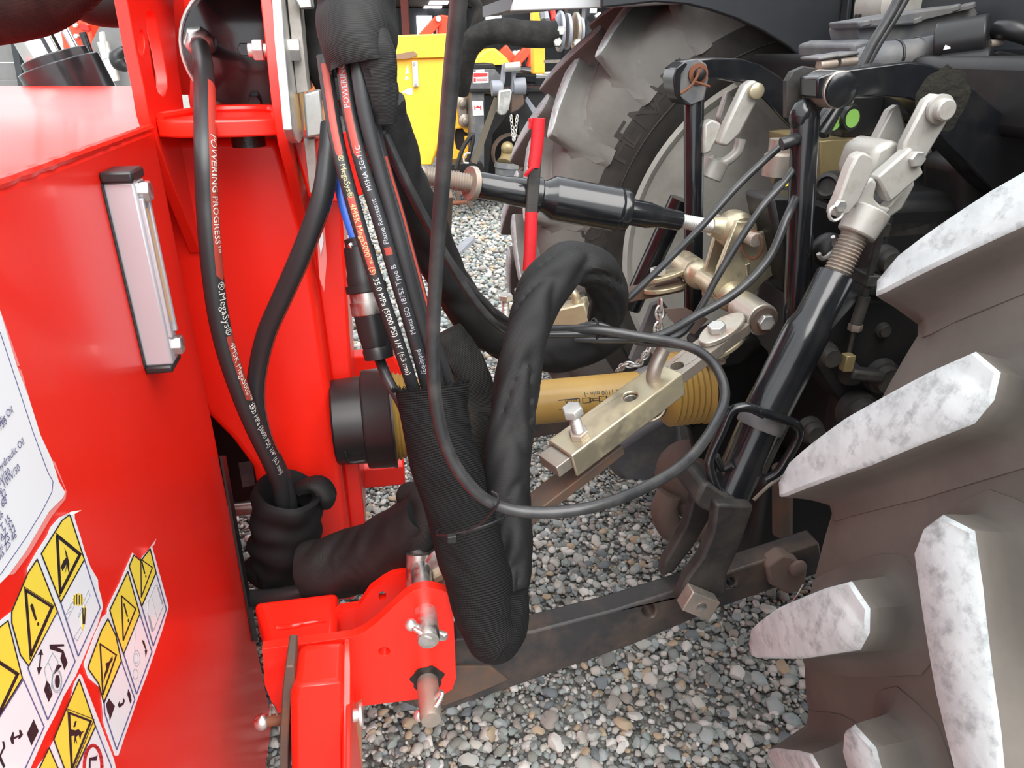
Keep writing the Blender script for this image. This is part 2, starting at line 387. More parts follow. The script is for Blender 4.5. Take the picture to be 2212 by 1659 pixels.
# the stones that show largest become single parts of the ground
def vis(x, y):
    d = y*math.cos(PT)+H*math.sin(PT); yy = y*math.sin(PT)-H*math.cos(PT); px = 1106+F*x/d; py = 829.5-F*yy/d
    return px, py, d
px, py, d = vis(near[:, 0], near[:, 1])
ok = (py < 1670) & (py > 900) & (px > 800) & (px < 1690) & (py > 1500-.42*(px-800)-(px > 1150)*180*0)
sc = np.where(ok, rn/d, 0); big = np.argsort(-sc)[:290]
keep = np.ones(len(near), bool); keep[big] = False
for j, i in enumerate(big):
    o = bpy.data.objects.new('stone', smesh[j % 10]); COL.objects.link(o); r = rn[i]
    o.parent = floor; o.matrix_parent_inverse = Matrix.Translation(-WL['floor'])
    o.location = (near[i, 0], near[i, 1], r*.62+rng.uniform(0, .010)); o.scale = (r, r, r); o.rotation_euler = (rng.normal(0, .2), rng.normal(0, .2), rng.uniform(0, 6.28))
def stuff(name, sets):
    AV = []; AF = []; AR = []; off = 0
    for P, R, VAR, FF, zr in sets:
        n = len(P); ch = rng.integers(0, len(VAR), n); Rm = rotm(n); base = np.stack(VAR)[ch]*R[:, None, None]
        vv = np.einsum('nij,nkj->nki', Rm, base); vv[:, :, 0] += P[:, 0:1]; vv[:, :, 1] += P[:, 1:2]; vv[:, :, 2] += (R*.6+rng.uniform(0, zr, n))[:, None]
        k = base.shape[1]; AV.append(vv.reshape(-1, 3)); AF.append((FF[None]+(np.arange(n)*k)[:, None, None]+off).reshape(-1, 3)); AR.append(np.repeat(rng.random(n), k)); off += n*k
    vv = np.concatenate(AV); ff = np.concatenate(AF); rr = np.concatenate(AR)
    me = bpy.data.meshes.new(name); me.vertices.add(len(vv)); me.vertices.foreach_set('co', vv.ravel()); me.loops.add(len(ff)*3); me.loops.foreach_set('vertex_index', ff.ravel())
    me.polygons.add(len(ff)); me.polygons.foreach_set('loop_start', np.arange(len(ff))*3); me.polygons.foreach_set('loop_total', np.full(len(ff), 3))
    at = me.attributes.new('rnd', 'FLOAT', 'POINT'); at.data.foreach_set('value', rr.astype(np.float32)); me.materials.append(MT['gravel_many']); me.update(); me.shade_smooth()
    o = bpy.data.objects.new(name, me); COL.objects.link(o); o.parent = floor; o.matrix_parent_inverse = Matrix.Translation(-WL['floor']); o['kind'] = 'stuff'
nb = near[keep]; rb = rn[keep]; cl = nb[:, 1] < 2.1
stuff('loose_gravel', [(nb[cl], rb[cl], VAR2, F2, .012), (nb[~cl], rb[~cl], VAR1, F1, .010), (small, rs, VAR1, F1, .016), (far_, rf, VAR1, F1, .012)])
# ============================================================ SHED BEHIND
YB = 17.
def at(px, py, y): r = ray(px, py); return EYE+r*(y/r.y)
zt = at(1000, 18, YB).z
w = M(); w.box(Vector((1.6, YB+.1, zt/2)), Vector((6.4, 0, 0)), Vector((0, .08, 0)), Vector((0, 0, zt/2)))
wall = w.obj('wall_back', 'shed_dark', sm=0, kind='structure')
for i in range(18):
    r = M(); r.box(Vector((-4.6+.72*i, YB, zt/2)), Vector((.05, 0, 0)), Vector((0, .025, 0)), Vector((0, 0, zt/2))); r.obj('wall_rib', 'shed_dark', wall, sm=0)
zr = zt+1.7
r = M(); r.add([(-4.8, YB+.2, zt), (8, YB+.2, zt), (8, 8.5, zr), (-4.8, 8.5, zr), (-4.8, YB+.2, zt+.1), (8, YB+.2, zt+.1), (8, 8.5, zr+.1), (-4.8, 8.5, zr+.1)], [[0, 1, 2, 3], [7, 6, 5, 4], [0, 4, 5, 1], [3, 2, 6, 7], [0, 3, 7, 4], [1, 5, 6, 2]])
roof = r.obj('ceiling', 'shed_roof', sm=0, kind='structure')
def onroof(y): return zt+(YB+.2-y)/(YB+.2-8.5)*1.7
for i, y in enumerate((15.6, 13.8, 12.)):
    q = M(); q.box(Vector((1.6, y, onroof(y)-.09)), Vector((6.4, 0, 0)), Vector((0, .06, 0)), Vector((0, 0, .08))); q.obj('purlin', 'shed_roof', roof, sm=0)
n = 0
for (x0, x1, y0, y1) in ((899, 935, 34, 76), (1049, 1083, 33, 76), (700, 740, 34, 76)):
    n += 1; a = at(x0, y0, YB-.04); b = at(x1, y1, YB-.04)
    fr = M(); fr.box((a+b)/2+Vector((0, .03, 0)), Vector(((b.x-a.x)/2, 0, 0)), Vector((0, .02, 0)), Vector((0, 0, (a.z-b.z)/2))); wo = fr.obj('window_%d' % n, 'shed_light', sm=0, kind='structure')
for (x0, x1, y0, y1) in ((925, 966, 2, 8), (914, 951, 13, 18), (1085, 1130, 1, 7), (1068, 1106, 13, 17)):
    n += 1; yy = 16.6 if y0 > 10 else 15.
    # panes lie in the roof slope
    def hit(px, py):
        rr = ray(px, py); nrm = Vector((0, 1.7/(YB+.2-8.5), 1)); p0 = Vector((0, YB+.2, zt-.012)); return EYE+rr*((p0-EYE).dot(nrm)/rr.dot(nrm))
    c = [hit(x0, y1), hit(x1, y1), hit(x1+4, y0), hit(x0+4, y0)]
    pr = M(); pr.prism(c, Vector((0, 0, -.02))); pr.obj('window_%d' % n, 'shed_light', sm=0, kind='structure')
p = M(); a = at(872, 0, 12.5); p.ubz(0, 0, 0, 0, 0, 0) if 0 else p.box(Vector((at(878, 80, 12.5).x, 12.5, 1.2)), Vector((.055, 0, 0)), Vector((0, .055, 0)), Vector((0, 0, 1.35))); p.obj('trim_1', 'shed_post', sm=0, kind='structure')
# ============================================================ YELLOW HEDGE CUTTER IN THE BACKGROUND
YM = 6.5
t = thing('hedge_cutter', 'yellow hedge cutter parked behind, with black headstock frame and small tank gauge', 'machine', W(-.9, YM, 0))
q = M(); q.prism(Bs([(800, 127), (961, 123), (957, 215), (952, 300), (935, 357), (800, 357)], YM), V*1.1); q.obj('tank', 'yellow_paint', t, bev=.02)
q = M(); q.prism(Bs([(800, 84), (842, 80), (851, 76), (975, 72), (966, 124), (800, 128)], YM-.03), V*1.15); q.obj('hood', 'yellow_paint', t, bev=.015)
q = M(); q.prism(Bs([(955, 118), (1010, 118), (1018, 150), (1021, 340), (998, 357), (952, 357)], YM+.1), V*.6, [Bs([(984, 279), (1000, 277), (1004, 285), (1010, 288), (1016, 290), (1014, 294), (1004, 295), (1004, 322), (996, 328), (986, 322), (982, 300)], YM+.1)]); q.obj('side_panel', 'yellow_paint', t, bev=.008)
q = M(); q.prism(Bs([(980, 274), (1012, 274), (1012, 330), (980, 330)], YM+.16), V*.05); q.obj('recess', 'black_dull', t)
q = M(); q.prism(Bs([(838, 121), (893, 110), (902, 117), (901, 121), (891, 123), (886, 126), (838, 129)], YM-.045), V*.02); q.obj('rust_strip', 'wood', t)
gq = M(); gq.prism(Bs([(890, 132), (902, 132), (904.5, 187), (893, 188)], YM-.03), V*.03); go = gq.obj('level_gauge', 'white_paint', t, bev=.004)
gq = M(); gq.prism(Bs([(894, 144), (898.5, 144), (900, 175), (895.5, 175)], YM-.033), V*.006); gq.obj('sight_glass', 'glass_pale', go)
for pp in ((894.5, 137.5), (898, 183)):
    gq = M(); c = B(*pp, YM-.034); gq.hexa(c, -V, .012, .012); gq.obj('bolt', 'steel', go)
for L_ in ([(877, 150), (881, 140), (883, 158), (875, 162)], [(875, 167), (880, 164), (883, 171), (875, 172)], [(867, 199), (882, 191), (891, 190), (891, 205), (880, 204)]):
    q = M(); q.prism(Bs(L_, YM-.004), V*.003); q.obj('torn_label', 'sticker_white', t, sm=0)
for (x, y, r) in ((998, 222, .05), (1004, 260, .05)):
    q = M(); q.lathe(B(x, y, YM+.1), -V, [(0, r*1.2), (.03, r*1.1), (.045, r*.6), (.07, r*.55), (.075, r*.3)], 16); q.obj('hub_cap', 'bare_steel', t)
q = M(); q.prism(Bs([(988, 205), (1000, 208), (1008, 225), (1010, 245), (1006, 270), (998, 276), (990, 250), (986, 225)], YM+.07), V*.04); q.obj('casting', 'bare_steel', t, bev=.01)
# black frame
YF = 6.35
q = M(); q.prism(Bs([(1014, 140), (1066, 137), (1072, 148), (1016, 150)], YF), V*.5); q.obj('top_plate', 'black_dull', t, bev=.006)
q = M(); q.prism(Bs([(1017, 150), (1068, 148), (1082, 165), (1082, 196), (1046, 200), (1046, 400), (1020, 420), (1018, 250)], YF), V*.3); q.obj('column', 'grey_plastic', t, bev=.006); 
q = M(); q.prism(Bs([(1012, 191), (1230, 188), (1230, 199), (1012, 200)], YF-.03), V*.2); q.obj('crossbar', 'black_dull', t, bev=.006)
q = M(); q.prism(Bs([(1140, 190), (1250, 190), (1250, 420), (1130, 420), (1118, 250), (1100, 245), (1065, 290), (1050, 420), (1046, 420), (1046, 205), (1140, 205)], YF+.02), V*.25); q.obj('arch_frame', 'black_dull', t, bev=.006)
q = M(); q.prism(Bs([(1040, 200), (1260, 200), (1260, 432), (1020, 432)], YF+.6), V*.05); q.obj('back_panel', 'black_dull', t)
q = M(); q.bar(B(1050, 386, YF+.1), B(1170, 386, YF+.1), .1, .06); q.obj('lower_beam', 'black_dull', t, bev=.01)
# labels on the frame
lb = M(); lb.prism(Bs([(1021, 156), (1055, 156), (1055.5, 179), (1022, 180)], YF-.004), V*.003); lo = lb.obj('maker_plate', 'sticker_white', t, sm=0)
lb = M()
for L_ in ([(1023, 158), (1053, 158), (1053, 165), (1023, 166.5)], [(1023, 169), (1028, 169), (1028, 177), (1023.5, 177)], [(1029, 170.5), (1053, 170), (1053, 171), (1029, 171.5)], [(1029, 174), (1053, 173.5), (1053, 174.5), (1029, 175)]): lb.prism(Bs(L_, YF-.0065), V*.002)
lb.obj('print', 'ink_red', lo, sm=0, kind='stuff')
lb = M(); lb.prism(Bs([(1028, 151.5), (1046, 150), (1046.5, 155), (1028, 155.5)], YF-.004), V*.003); lb.obj('small_label', 'sticker_white', t, sm=0)
lb = M(); lb.prism(Bs([(1020, 218), (1043, 218), (1045, 249), (1021.5, 250)], YF-.004), V*.003); lo = lb.obj('hazard_label', 'sticker_white', t, sm=0)
lb = M()
for L_ in ([(1024.5, 229), (1027, 229), (1027.5, 238), (1025, 238)], [(1037, 228.5), (1039.5, 228.5), (1040, 238), (1037.5, 238)], [(1028, 231), (1037, 231), (1037, 233), (1028, 233)], [(1030, 228.5), (1034, 228.5), (1034, 231), (1030, 231)]): lb.prism(Bs(L_, YF-.0065), V*.002)
lb.obj('print', 'ink_red', lo, sm=0, kind='stuff')
# headstock linkage, ram, chain and PTO stub
YL = 6.1
for dx in (0, 24):
    q = M(); q.prism(Bs([(1086+dx*.95, 140), (1091+dx*.95, 136), (1094+dx, 139), (1092+dx*.9, 170), (1086+dx, 200), (1080+dx, 200), (1083+dx, 165)], YL), V*.05); q.obj('link_plate', 'grey_paint', t, bev=.004)
q = M(); q.cyl(B(1090, 146, YL-.03), B(1123, 143, YL-.03), .035); q.obj('link_pin', 'zinc', t)
q = M(); q.cyl(B(1062, 191, YL+.03), B(1084, 190, YL+.03), .06); q.cyl(B(1108, 187, YL+.03), B(1134, 186, YL+.03), .065); q.obj('hinge_barrel', 'grey_paint', t)
q = M(); q.prism(Bs([(1078, 196), (1104, 192), (1106, 200), (1100, 236), (1092, 248), (1079, 249), (1075, 240)], YL-.08), V*.08); q.obj('hook', 'zinc', t, bev=.012)
q = M(); q.prism(Bs([(1104, 195), (1130, 200), (1133, 225), (1120, 238), (1104, 245)], YL), V*.05); q.obj('bracket', 'rust_grey', t, bev=.008)
q = M(); q.cyl(B(1108, 160, YL+.2), B(1155, 163, YL+.2), .065); q.obj('ram_barrel', 'black_paint', t)
q = M(); q.cyl(B(1155, 163, YL+.2), B(1235, 160, YL+.2), .028); q.obj('ram_rod', 'chrome', t)
q = M(); q.prism(Bs([(1135, 218), (1139, 209), (1170, 252), (1158, 258)], YL+.1), V*.03); q.obj('brace', 'grey_paint', t, bev=.003)
q = M(); q.bar(B(1074, 212, YL-.03), B(1024, 352, YL-.03), .05, .012, up=V); q.obj('strap', 'strap', t)
q = M(); c = B(1101, 330, YL+.15); q.lathe(c, -V, [(0, .16), (.09, .155), (.09, .143), (.01, .14)], 28, cap=False); q.obj('guard_cup', 'rust_grey', t)
q = M(); q.tube([B(1096, 322, YL+.05), B(1094, 340, YL), B(1090, 356, YL-.05)], [.05, .05, .075], 14, 4); q.ball(B(1096, 320, YL), .055); q.obj('shaft_yoke', 'oil_tank', t)
q = M(); q.lathe(B(1095, 351, YL-.03), (B(1093, 375, YL-.03)-B(1095, 351, YL-.03)), [(0, .10), (.04, .105), (.05, .095), (.1, .09)], 18); q.obj('shaft_guard', 'grey_plastic', t)
for kk, (xa, xb) in enumerate(((1104, 1109), (1117, 1111))):
    for i in range(7):
        tt = i/6; q = M(); q.ring(B(xa+(xb-xa)*tt, 252+48*tt, YL-.05), V if i % 2 else U+V, .016, .0045, sx=.6, n=12, m=5); q.obj('chain_link', 'zinc', t)
for (x0, x1) in ((985, 988), (1004, 1013)):
    q = M(); q.prism(Bs([(x0, 370), (x1+6, 370), (x1+8, 440), (x1+3, 452), (x0+2, 438)], YL+.1), V*.05); q.obj('hitch_jaw', 'rust_grey', t, bev=.004)
q = M(); q.cyl(B(975, 439, YL+.1), B(1008, 437, YL+.1), .018); q.obj('hitch_pin', 'rust', t)
q = M(); q.prism(Bs([(960, 355), (1040, 350), (1050, 372), (965, 378)], YL+.2), V*.3); q.obj('lower_frame', 'black_dull', t, bev=.006)
q = M(); q.tube(B3([(985, 365, YL), (1000, 320, YL), (1018, 293, YL), (1022, 300, YL), (1010, 350, YL)]), .018, 8, 4); q.obj('latch_rod', 'black_dull', t)
q = M(); q.tube(B3([(1016, 331, YL-.05), (1005, 333, YL-.05), (1002, 350, YL-.05), (1012, 352, YL-.05)]), .008, 6, 3); q.obj('clip', 'zinc', t)
# leg on the gravel
q = M(); q.bar(PZ(965, 545, 0)+Z*.02, B(969, 420, 4.6), .05, .05, up=V); q2 = q.obj('stand_leg', 'rust_grey', bev=.004, label='rust-streaked flat steel stand leg standing on the gravel behind the cables', cat='stand')
q = M(); c0 = PZ(985, 560, 0); q.bar(PZ(975, 562, .03), PZ(1018, 520, .03), .06, .06); q.obj('steel_tube', 'grey_paint', bev=.004, label='short pale grey square tube lying on the gravel', cat='tube')
# big cloth-wrapped hose of that machine
q = M(); q.tube(B3([(1202, 72, 5.3), (1175, 75, 5.3), (1130, 73, 5.3), (1090, 68, 5.3), (1050, 72, 5.3), (1020, 92, 5.35), (1006, 125, 5.4), (1003, 165, 5.5), (998, 200, 5.6)]), [.085, .09, .088, .082, .08, .082, .07, .06, .05], 18, 6, wrinkle(3, .05, 9))
q.obj('wrapped_hose', 'cloth_dusty', label='thick grey-black taped hose arching over the yellow machine behind', cat='hose')
q = M(); q.tube(B3([(1010, -10, 8), (1030, 10, 8), (1034, 30, 8), (1028, 60, 8), (1015, 75, 8)]), .06, 12, 5, wrinkle(8, .06, 9)); q.obj('wrapped_hose', 'cloth_dusty', label='thinner grey sleeved hose bending down far behind beside the shed windows', cat='hose')
# far arms and posts
t = thing('verge_mower', 'orange-red mower arm with folded strut behind the yellow machine', 'machine arm', W(-1, 9, 0))
q = M(); q.prism(Bs([(944, 34), (955, 32), (985, 36), (990, 90), (948, 90)], 9.), V*.3); q.obj('arm_head', 'orange_red', t, bev=.02)
q = M(); q.bar(B(947, 42, 9.), B(900, 95, 9.), .1, .12, up=V); q.obj('strut', 'orange_red', t, bev=.01)
q = M(); q.bar(B(970, 80, 9.15), Vector((B(970, 80, 9.15).x, B(970, 80, 9.15).y, 0)), .2, .2, up=V); q.obj('stand', 'black_dull', t)
q = M(); q.cyl(B(947, 40, 8.97), B(947, 40, 8.9), .03); q.obj('pivot', 'white_paint', t)
t = thing('boom_mower', 'yellow-nosed boom head with red struts behind the black headstock', 'machine', W(0, 8, 0))
q = M(); q.prism(Bs([(1022, 130), (1045, 108), (1070, 103), (1095, 125), (1105, 140), (1022, 142)], 8.), V*.4); q.obj('nose', 'yellow_paint', t, bev=.03)
q = M(); q.bar(B(1085, 104, 8.1), B(1120, 150, 8.1), .1, .1, up=V); q.bar(B(1112, 138, 8.), B(1142, 104, 8.), .09, .09, up=V); q.bar(B(1158, 100, 8.2), B(1140, 180, 8.2), .1, .1, up=V); q.obj('red_strut', 'orange_red', t, bev=.01)
q = M(); q.bar(B(1060, 138, 8.2), Vector((B(1060, 138, 8.2).x, B(1060, 138, 8.2).y, 0)), .2, .2, up=V); q.obj('stand', 'black_dull', t)
q = M(); q.prism(Bs([(1095, 110), (1135, 105), (1140, 150), (1100, 150)], 8.4), V*.3); q.obj('engine_cover', 'black_plastic', t, bev=.02)
for x in (1112, 1122):
    q = M(); q.ball(B(x, 116 if x == 1112 else 114, 8.35), .03); q.obj('lamp', 'white_paint', t)
t = thing('post_assembly', 'black upright post and yellow upright with grey hose clamps behind the far tyre', 'machine', W(.3, 5.4, 0))
q = M(); q.prism(Bs([(1150, 20), (1178, 20), (1178, 160), (1152, 160)], 6.), V*.1); q.obj('yellow_upright', 'yellow_paint', t, bev=.01)
q = M(); q.prism(Bs([(1268, -20), (1292, -20), (1286, 80), (1262, 85)], 5.6), V*.12); q.obj('black_post', 'black_paint', t, bev=.01)
q = M(); q.prism(Bs([(1226, -10), (1252, -10), (1252, 70), (1226, 70)], 5.9), V*.1); q.obj('black_post', 'black_dull', t, bev=.01)
lb = M(); lb.prism(Bs([(1275, 7), (1290, 7), (1289, 28), (1274, 28)], 5.59), V*.005); lo = lb.obj('warning_label', 'sticker_white', t, sm=0)
lb = M(); lb.prism(Bs([(1275, 7), (1290, 7), (1290, 13), (1275, 13)], 5.587), V*.003); lb.obj('print', 'sticker_yellow', lo, sm=0, kind='stuff')
for (x, r0) in ((1206, .085), (1222, .075), (1240, .08), (1250, .06)):
    q = M(); q.cyl(B(x, 68, 5.35), B(x+7, 68, 5.35), r0*1.5, n=20); q.obj('clamp_plate', 'grey_paint' if x != 1240 else 'bare_steel', t, bev=.004)
q = M(); q.prism(Bs([(1201, 35), (1208, 28), (1214, 32), (1218, 80), (1212, 105), (1203, 100)], 5.3), V*.03); q.obj('bracket', 'grey_paint', t, bev=.004)
for (x, y) in ((1210, 66), (1203, 90), (1246, 93)):
    q = M(); q.hexa(B(x, y, 5.25), -V, .03, .03); q.obj('bolt', 'zinc', t)
q = M(); q.bar(B(1158, 51, 5.4), B(1203, 51, 5.4), .03, .03); q.bar(B(1175, 133, 5.4), B(1215, 132, 5.4), .02, .02); q.obj('rail', 'bare_steel', t)
for k, x in enumerate((1166, 1174, 1190)):
    q = M(); q.tube(B3([(x, -5, 5.8), (x+3, 20, 5.8), (x+8, 45, 5.7)]), .022, 8, 4); q.obj('hose', ('grey_plastic', 'grey_paint', 'red_plain')[k], t)
q = M(); q.bar(B(1290, 30, 5.5), B(1312, 65, 5.5), .04, .04, up=V); q.obj('stay', 'white_paint', t)
# left background
t = thing('container_wall', 'grey boarded wall and dark corner post far behind on the left', 'wall', W(-5, 9, 0))
for i, (y0, y1) in enumerate(((60, 134), (136, 172), (174, 215))):
    q = M(); q.prism([at(-60, y1, 9.), at(45, y1, 9.), at(40, y0, 9.), at(-60, y0, 9.)], Vector((0, .08, 0))); q.obj('board', 'wall_grey', t, bev=.004)
q = M(); q.bar(at(30, 70, 8.9), at(55, 215, 8.9), .07, .07, up=Vector((0, 1, 0))); q.obj('corner_post', 'fender_grey', t)
q = M(); q.prism([at(34, 70, 8.95), at(56, 70, 8.95), at(82, 215, 8.95), at(56, 215, 8.95)], Vector((0, .1, 0))); q.obj('green_post', 'green_paint', label='chipped green painted post far behind on the left', cat='post', sm=0)
t = thing('front_loader', 'red loader arm with black ram seen beside the slotted red bracket', 'machine arm', W(-3, 7, 0))
q = M(); q.prism([at(128, 60, 7), at(145, 38, 7), at(190, 42, 7), at(205, 120, 7), at(212, 200, 7), at(150, 200, 7)], Vector((0, .3, 0))); q.obj('arm_plate', 'orange_red', t, bev=.02)
q = M(); q.bar(at(185, 190, 7.15), Vector((at(185, 190, 7.15).x, 7.15, 0)), .2, .2, up=V); q.obj('stand', 'black_dull', t)
q = M(); q.cyl(at(178, 70, 6.95), at(194, 115, 6.95), .03); q.obj('ram', 'black_paint', t)
for (x, y) in ((167, 78), (165, 55)):
    q = M(); q.hexa(at(x, y, 6.99), Vector((0, -1, 0)), .02, .03); q.obj('bolt', 'white_paint', t)
q = M(); q.prism([at(171, 50, 6.98), at(190, 55, 6.98), at(192, 66, 6.98), at(174, 64, 6.98)], Vector((0, .05, 0))); q.obj('lug_plate', 'red_plain', t)
t = thing('parked_loader', 'pale grey machine with silver ram seen through the gap left of the slotted bracket', 'machine', W(-2.6, 6.8, 0))
q = M(); q.prism([at(195, 95, 6.6), at(222, 40, 6.6), at(262, 30, 6.6), at(300, 200, 6.6), at(225, 200, 6.6)], Vector((0, .2, 0))); q.obj('side_panel', 'wall_grey', t, bev=.02)
q = M(); q.cyl(at(222, 90, 6.5), at(248, 175, 6.5), .045); q.obj('ram', 'zinc', t)
q = M(); q.prism([at(213, 70, 6.45), at(222, 68, 6.45), at(230, 125, 6.45), at(220, 128, 6.45)], Vector((0, .03, 0))); q.obj('white_plate', 'white_paint', t)
q = M(); q.tube([at(268, 105, 5.5), at(252, 122, 5.5), at(258, 138, 5.5), at(275, 150, 5.5)], [.02, .05, .05, .02], 10, 4); q.obj('lever', 'black_plastic', t)
# ============================================================ RED HEDGE CUTTER (left)
UT = -.304
imp = thing('red_hedge_cutter', 'bright red tractor-mounted hedge cutter with oil tank, warning stickers and hitch bracket', 'machine', W(-.5, 1.1, .02))
foot = [(-.304, .22), (-.304, 1.15), (-.308, 1.17), (-.325, 1.185), (-.66, 2.44), (-1.35, 2.6), (-1.35, .22)]
q = M(); q.prism([W(u, b, .04) for u, b in foot], Z*1.213); tank = q.obj('tank', 'red_paint', imp, bev=.012, seg=3)
# weld bead along the top front edge
q = M(); q.tube([W(-.3065+.0008*math.sin(i*2.1), .3+.85*i/60, 1.2495) for i in range(61)], [.0052+.0006*math.sin(i*1.7) for i in range(61)], 8, 1); q.obj('weld_bead', 'red_paint', tank)
q = M(); q.prism(Us([(474, 985), (483, 985), (553, 1385), (545, 1385)], UT+.001), U*.004); q.obj('rubber_edge', 'black_plastic', tank)
# level gauge
gz0, gz1 = .985, 1.213
ga = M(); ga.ubz(UT, UT+.034, .905, .945, gz0, gz1)
gauge = ga.obj('level_gauge', 'aluminium', tank, bev=.003)
q = M(); q.ubz(UT, UT+.035, .9, .95, gz1-.001, gz1+.012); q.obj('end_cap', 'black_plastic', gauge, bev=.003)
q = M(); q.ubz(UT, UT+.033, .9, .95, gz0-.009, gz0+.001); q.obj('end_cap', 'black_plastic', gauge, bev=.003)
q = M(); q.ubz(UT-.001, UT+.0015, .90, .95, gz0, gz1); q.obj('backing_seal', 'black_plastic', gauge)
q = M(); q.ubz(UT+.033, UT+.0352, .917, .933, gz0+.05, gz1-.035); q.obj('sight_glass', 'amber', gauge)
for bb in (.913, .937):
    q = M(); q.ubz(UT+.033, UT+.0385, bb-.0035, bb+.0035, gz0+.035, gz1-.02); q.obj('glass_rim', 'aluminium', gauge, bev=.0015)
for zz in (gz0+.02, gz1-.014):
    q = M(); q.hexa(W(UT+.033, .925, zz), U, .013, .012); q.obj('bolt', 'steel', gauge, bev=.0008)
# ---------------------------------------------------------------- stickers on the tank
LV = .0003
def lay(m_, L_, k, th=.00025): m_.prism(Us(L_, UT+.0003+k*LV), U*th)
def line(m_, L_, w, k, close=False):
    P = list(L_)+([L_[0]] if close else [])
    for (x0, y0), (x1, y1) in zip(P[:-1], P[1:]):
        dx, dy = x1-x0, y1-y0; l = math.hypot(dx, dy) or 1; nx, ny = -dy/l*w/2, dx/l*w/2; ex, ey = dx/l*w*.3, dy/l*w*.3
        lay(m_, [(x0+nx-ex, y0+ny-ey), (x1+nx+ex, y1+ny+ey), (x1-nx+ex, y1-ny+ey), (x0-nx-ex, y0-ny-ey)], k)
def C4(L_): return [(x/5.53, 1080+y/5.53) for x, y in L_]
def C5(L_): return [(x/5.53, 1359+y/5.53) for x, y in L_]
def ell(cx, cy, rx, ry, n=18): return [(cx+rx*math.cos(2*math.pi*i/n), cy+ry*math.sin(2*math.pi*i/n)) for i in range(n)]
def sheet(name, base, panels, mt='sticker_white'):
    q = M(); lay(q, base, 0); s_ = q.obj(name, mt, tank, sm=0)
    for (pl, mtl) in panels:
        q = M(); lay(q, pl, 1); po = q.obj('yellow_panel' if mtl == 'sticker_yellow' else 'white_panel', mtl, s_, sm=0)
        q = M(); line(q, pl, 2.2, 2, True); q.obj('panel_border', 'ink_blue' if mtl != 'sticker_yellow' else 'ink', s_, sm=0)
    return s_
YL_, WH_ = 'sticker_yellow', 'sticker_white'
s1 = sheet('warning_sticker', [(-30, 1362), (0, 1340), (25, 1320), (42, 1284), (56, 1252), (60, 1225), (81, 1188), (101, 1158), (108, 1140), (127, 1118), (152, 1106), (161, 1112), (161, 1120), (174, 1161), (183, 1192), (195, 1225), (211, 1252), (212, 1268), (218, 1288), (222, 1311), (210, 1351), (197, 1380), (181, 1419), (163, 1460), (137, 1504), (123, 1538), (98, 1585), (60, 1672), (20, 1720), (-60, 1720), (-60, 1400)],
  [([(89, 1196), (134, 1124), (150, 1112), (153, 1119), (182, 1209), (131, 1302)], YL_), ([(182, 1209), (216, 1313), (169, 1417), (131, 1302)], WH_),
   ([(80, 1208), (124, 1321), (62, 1439), (44, 1415), (25, 1345), (25, 1321), (60, 1238)], YL_), ([(124, 1321), (162, 1429), (103, 1555), (60, 1443)], WH_),
   ([(-40, 1385), (17, 1341), (48, 1465), (-10, 1560), (-40, 1600)], YL_), ([(50, 1468), (95, 1570), (55, 1658), (10, 1710), (-40, 1710), (-40, 1600), (-10, 1563)], WH_)])
q = M(); q.add([PU(127, 1118, UT+.0006), PU(155, 1105, UT+.002), PU(176, 1102, UT+.012), PU(160, 1111, UT+.003), PU(150, 1112, UT+.0008)], [[0, 1, 4], [1, 3, 4], [1, 2, 3]]); q.obj('curled_corner', 'sticker_white', s1, sm=0)
q = M()
for tri in ([(123, 1158), (172, 1198), (130, 1281)], [(55, 1275), (112, 1311), (66, 1416)], [(-20, 1420), (37, 1457), (-6, 1548)]):
    line(q, tri, 5.5, 2, True); cx = sum(p[0] for p in tri)/3; cy = sum(p[1] for p in tri)/3
    line(q, [(cx+(x-cx)*1.12, cy+(y-cy)*1.12) for x, y in tri], 1.2, 2, True)
lay(q, [(65, 1309), (68, 1304), (71, 1306), (79, 1338), (76, 1341)], 2); lay(q, ell(82, 1348, 2, 4), 2)
lay(q, C4([(770, 570), (800, 650), (825, 760), (820, 880), (800, 780), (775, 880), (795, 760), (745, 850), (725, 800), (760, 720), (790, 690)]), 2)
# tractor pictogram and arm
lay(q, C5([(590, 185), (760, 180), (765, 205), (670, 212), (755, 255), (805, 400), (768, 490), (720, 350), (738, 285), (595, 240)]), 2)
lay(q, C5(ell(685, 625, 28, 78)), 3); lay(q, C5([(555, 615), (590, 660), (625, 780), (580, 870), (525, 730)]), 2); lay(q, C5([(670, 440), (700, 420), (735, 440), (700, 480), (640, 545)]), 2)
lay(q, C5([(490, 240), (515, 310), (492, 305), (478, 455), (500, 455), (460, 550), (440, 460), (462, 455), (478, 305), (450, 310)]), 2)
lay(q, C5([(400, 1080), (460, 1220), (375, 1390), (320, 1250)]), 2)
lay(q, C5([(120, 1310), (150, 1230), (165, 1235), (160, 1290), (235, 1260), (225, 1210), (245, 1205), (272, 1260), (235, 1310), (215, 1310), (225, 1285), (160, 1320), (165, 1370), (140, 1375)]), 2)
lay(q, C5([(25, 1345), (45, 1340), (60, 1410), (0, 1530), (-20, 1530), (40, 1405)]), 2); lay(q, C5([(0, 1500), (60, 1640), (40, 1660), (-20, 1540)]), 2)
q.obj('print', 'ink', s1, sm=0, kind='stuff')
q = M()
for e0, e1 in ((62, 142), (52, 120)): line(q, C5(ell(675, 620, e0, e1)), 1.2, 2, True)
line(q, C5([(625, 285), (525, 480), (555, 615), (600, 760), (620, 580), (690, 390), (625, 285)]), 1.4, 2); line(q, C5([(575, 400), (620, 510)]), 1.2, 2)
for k in range(4): line(q, C4([(780+28*k, 1370-60*k), (840+20*k, 1330-60*k)]), .9, 2)
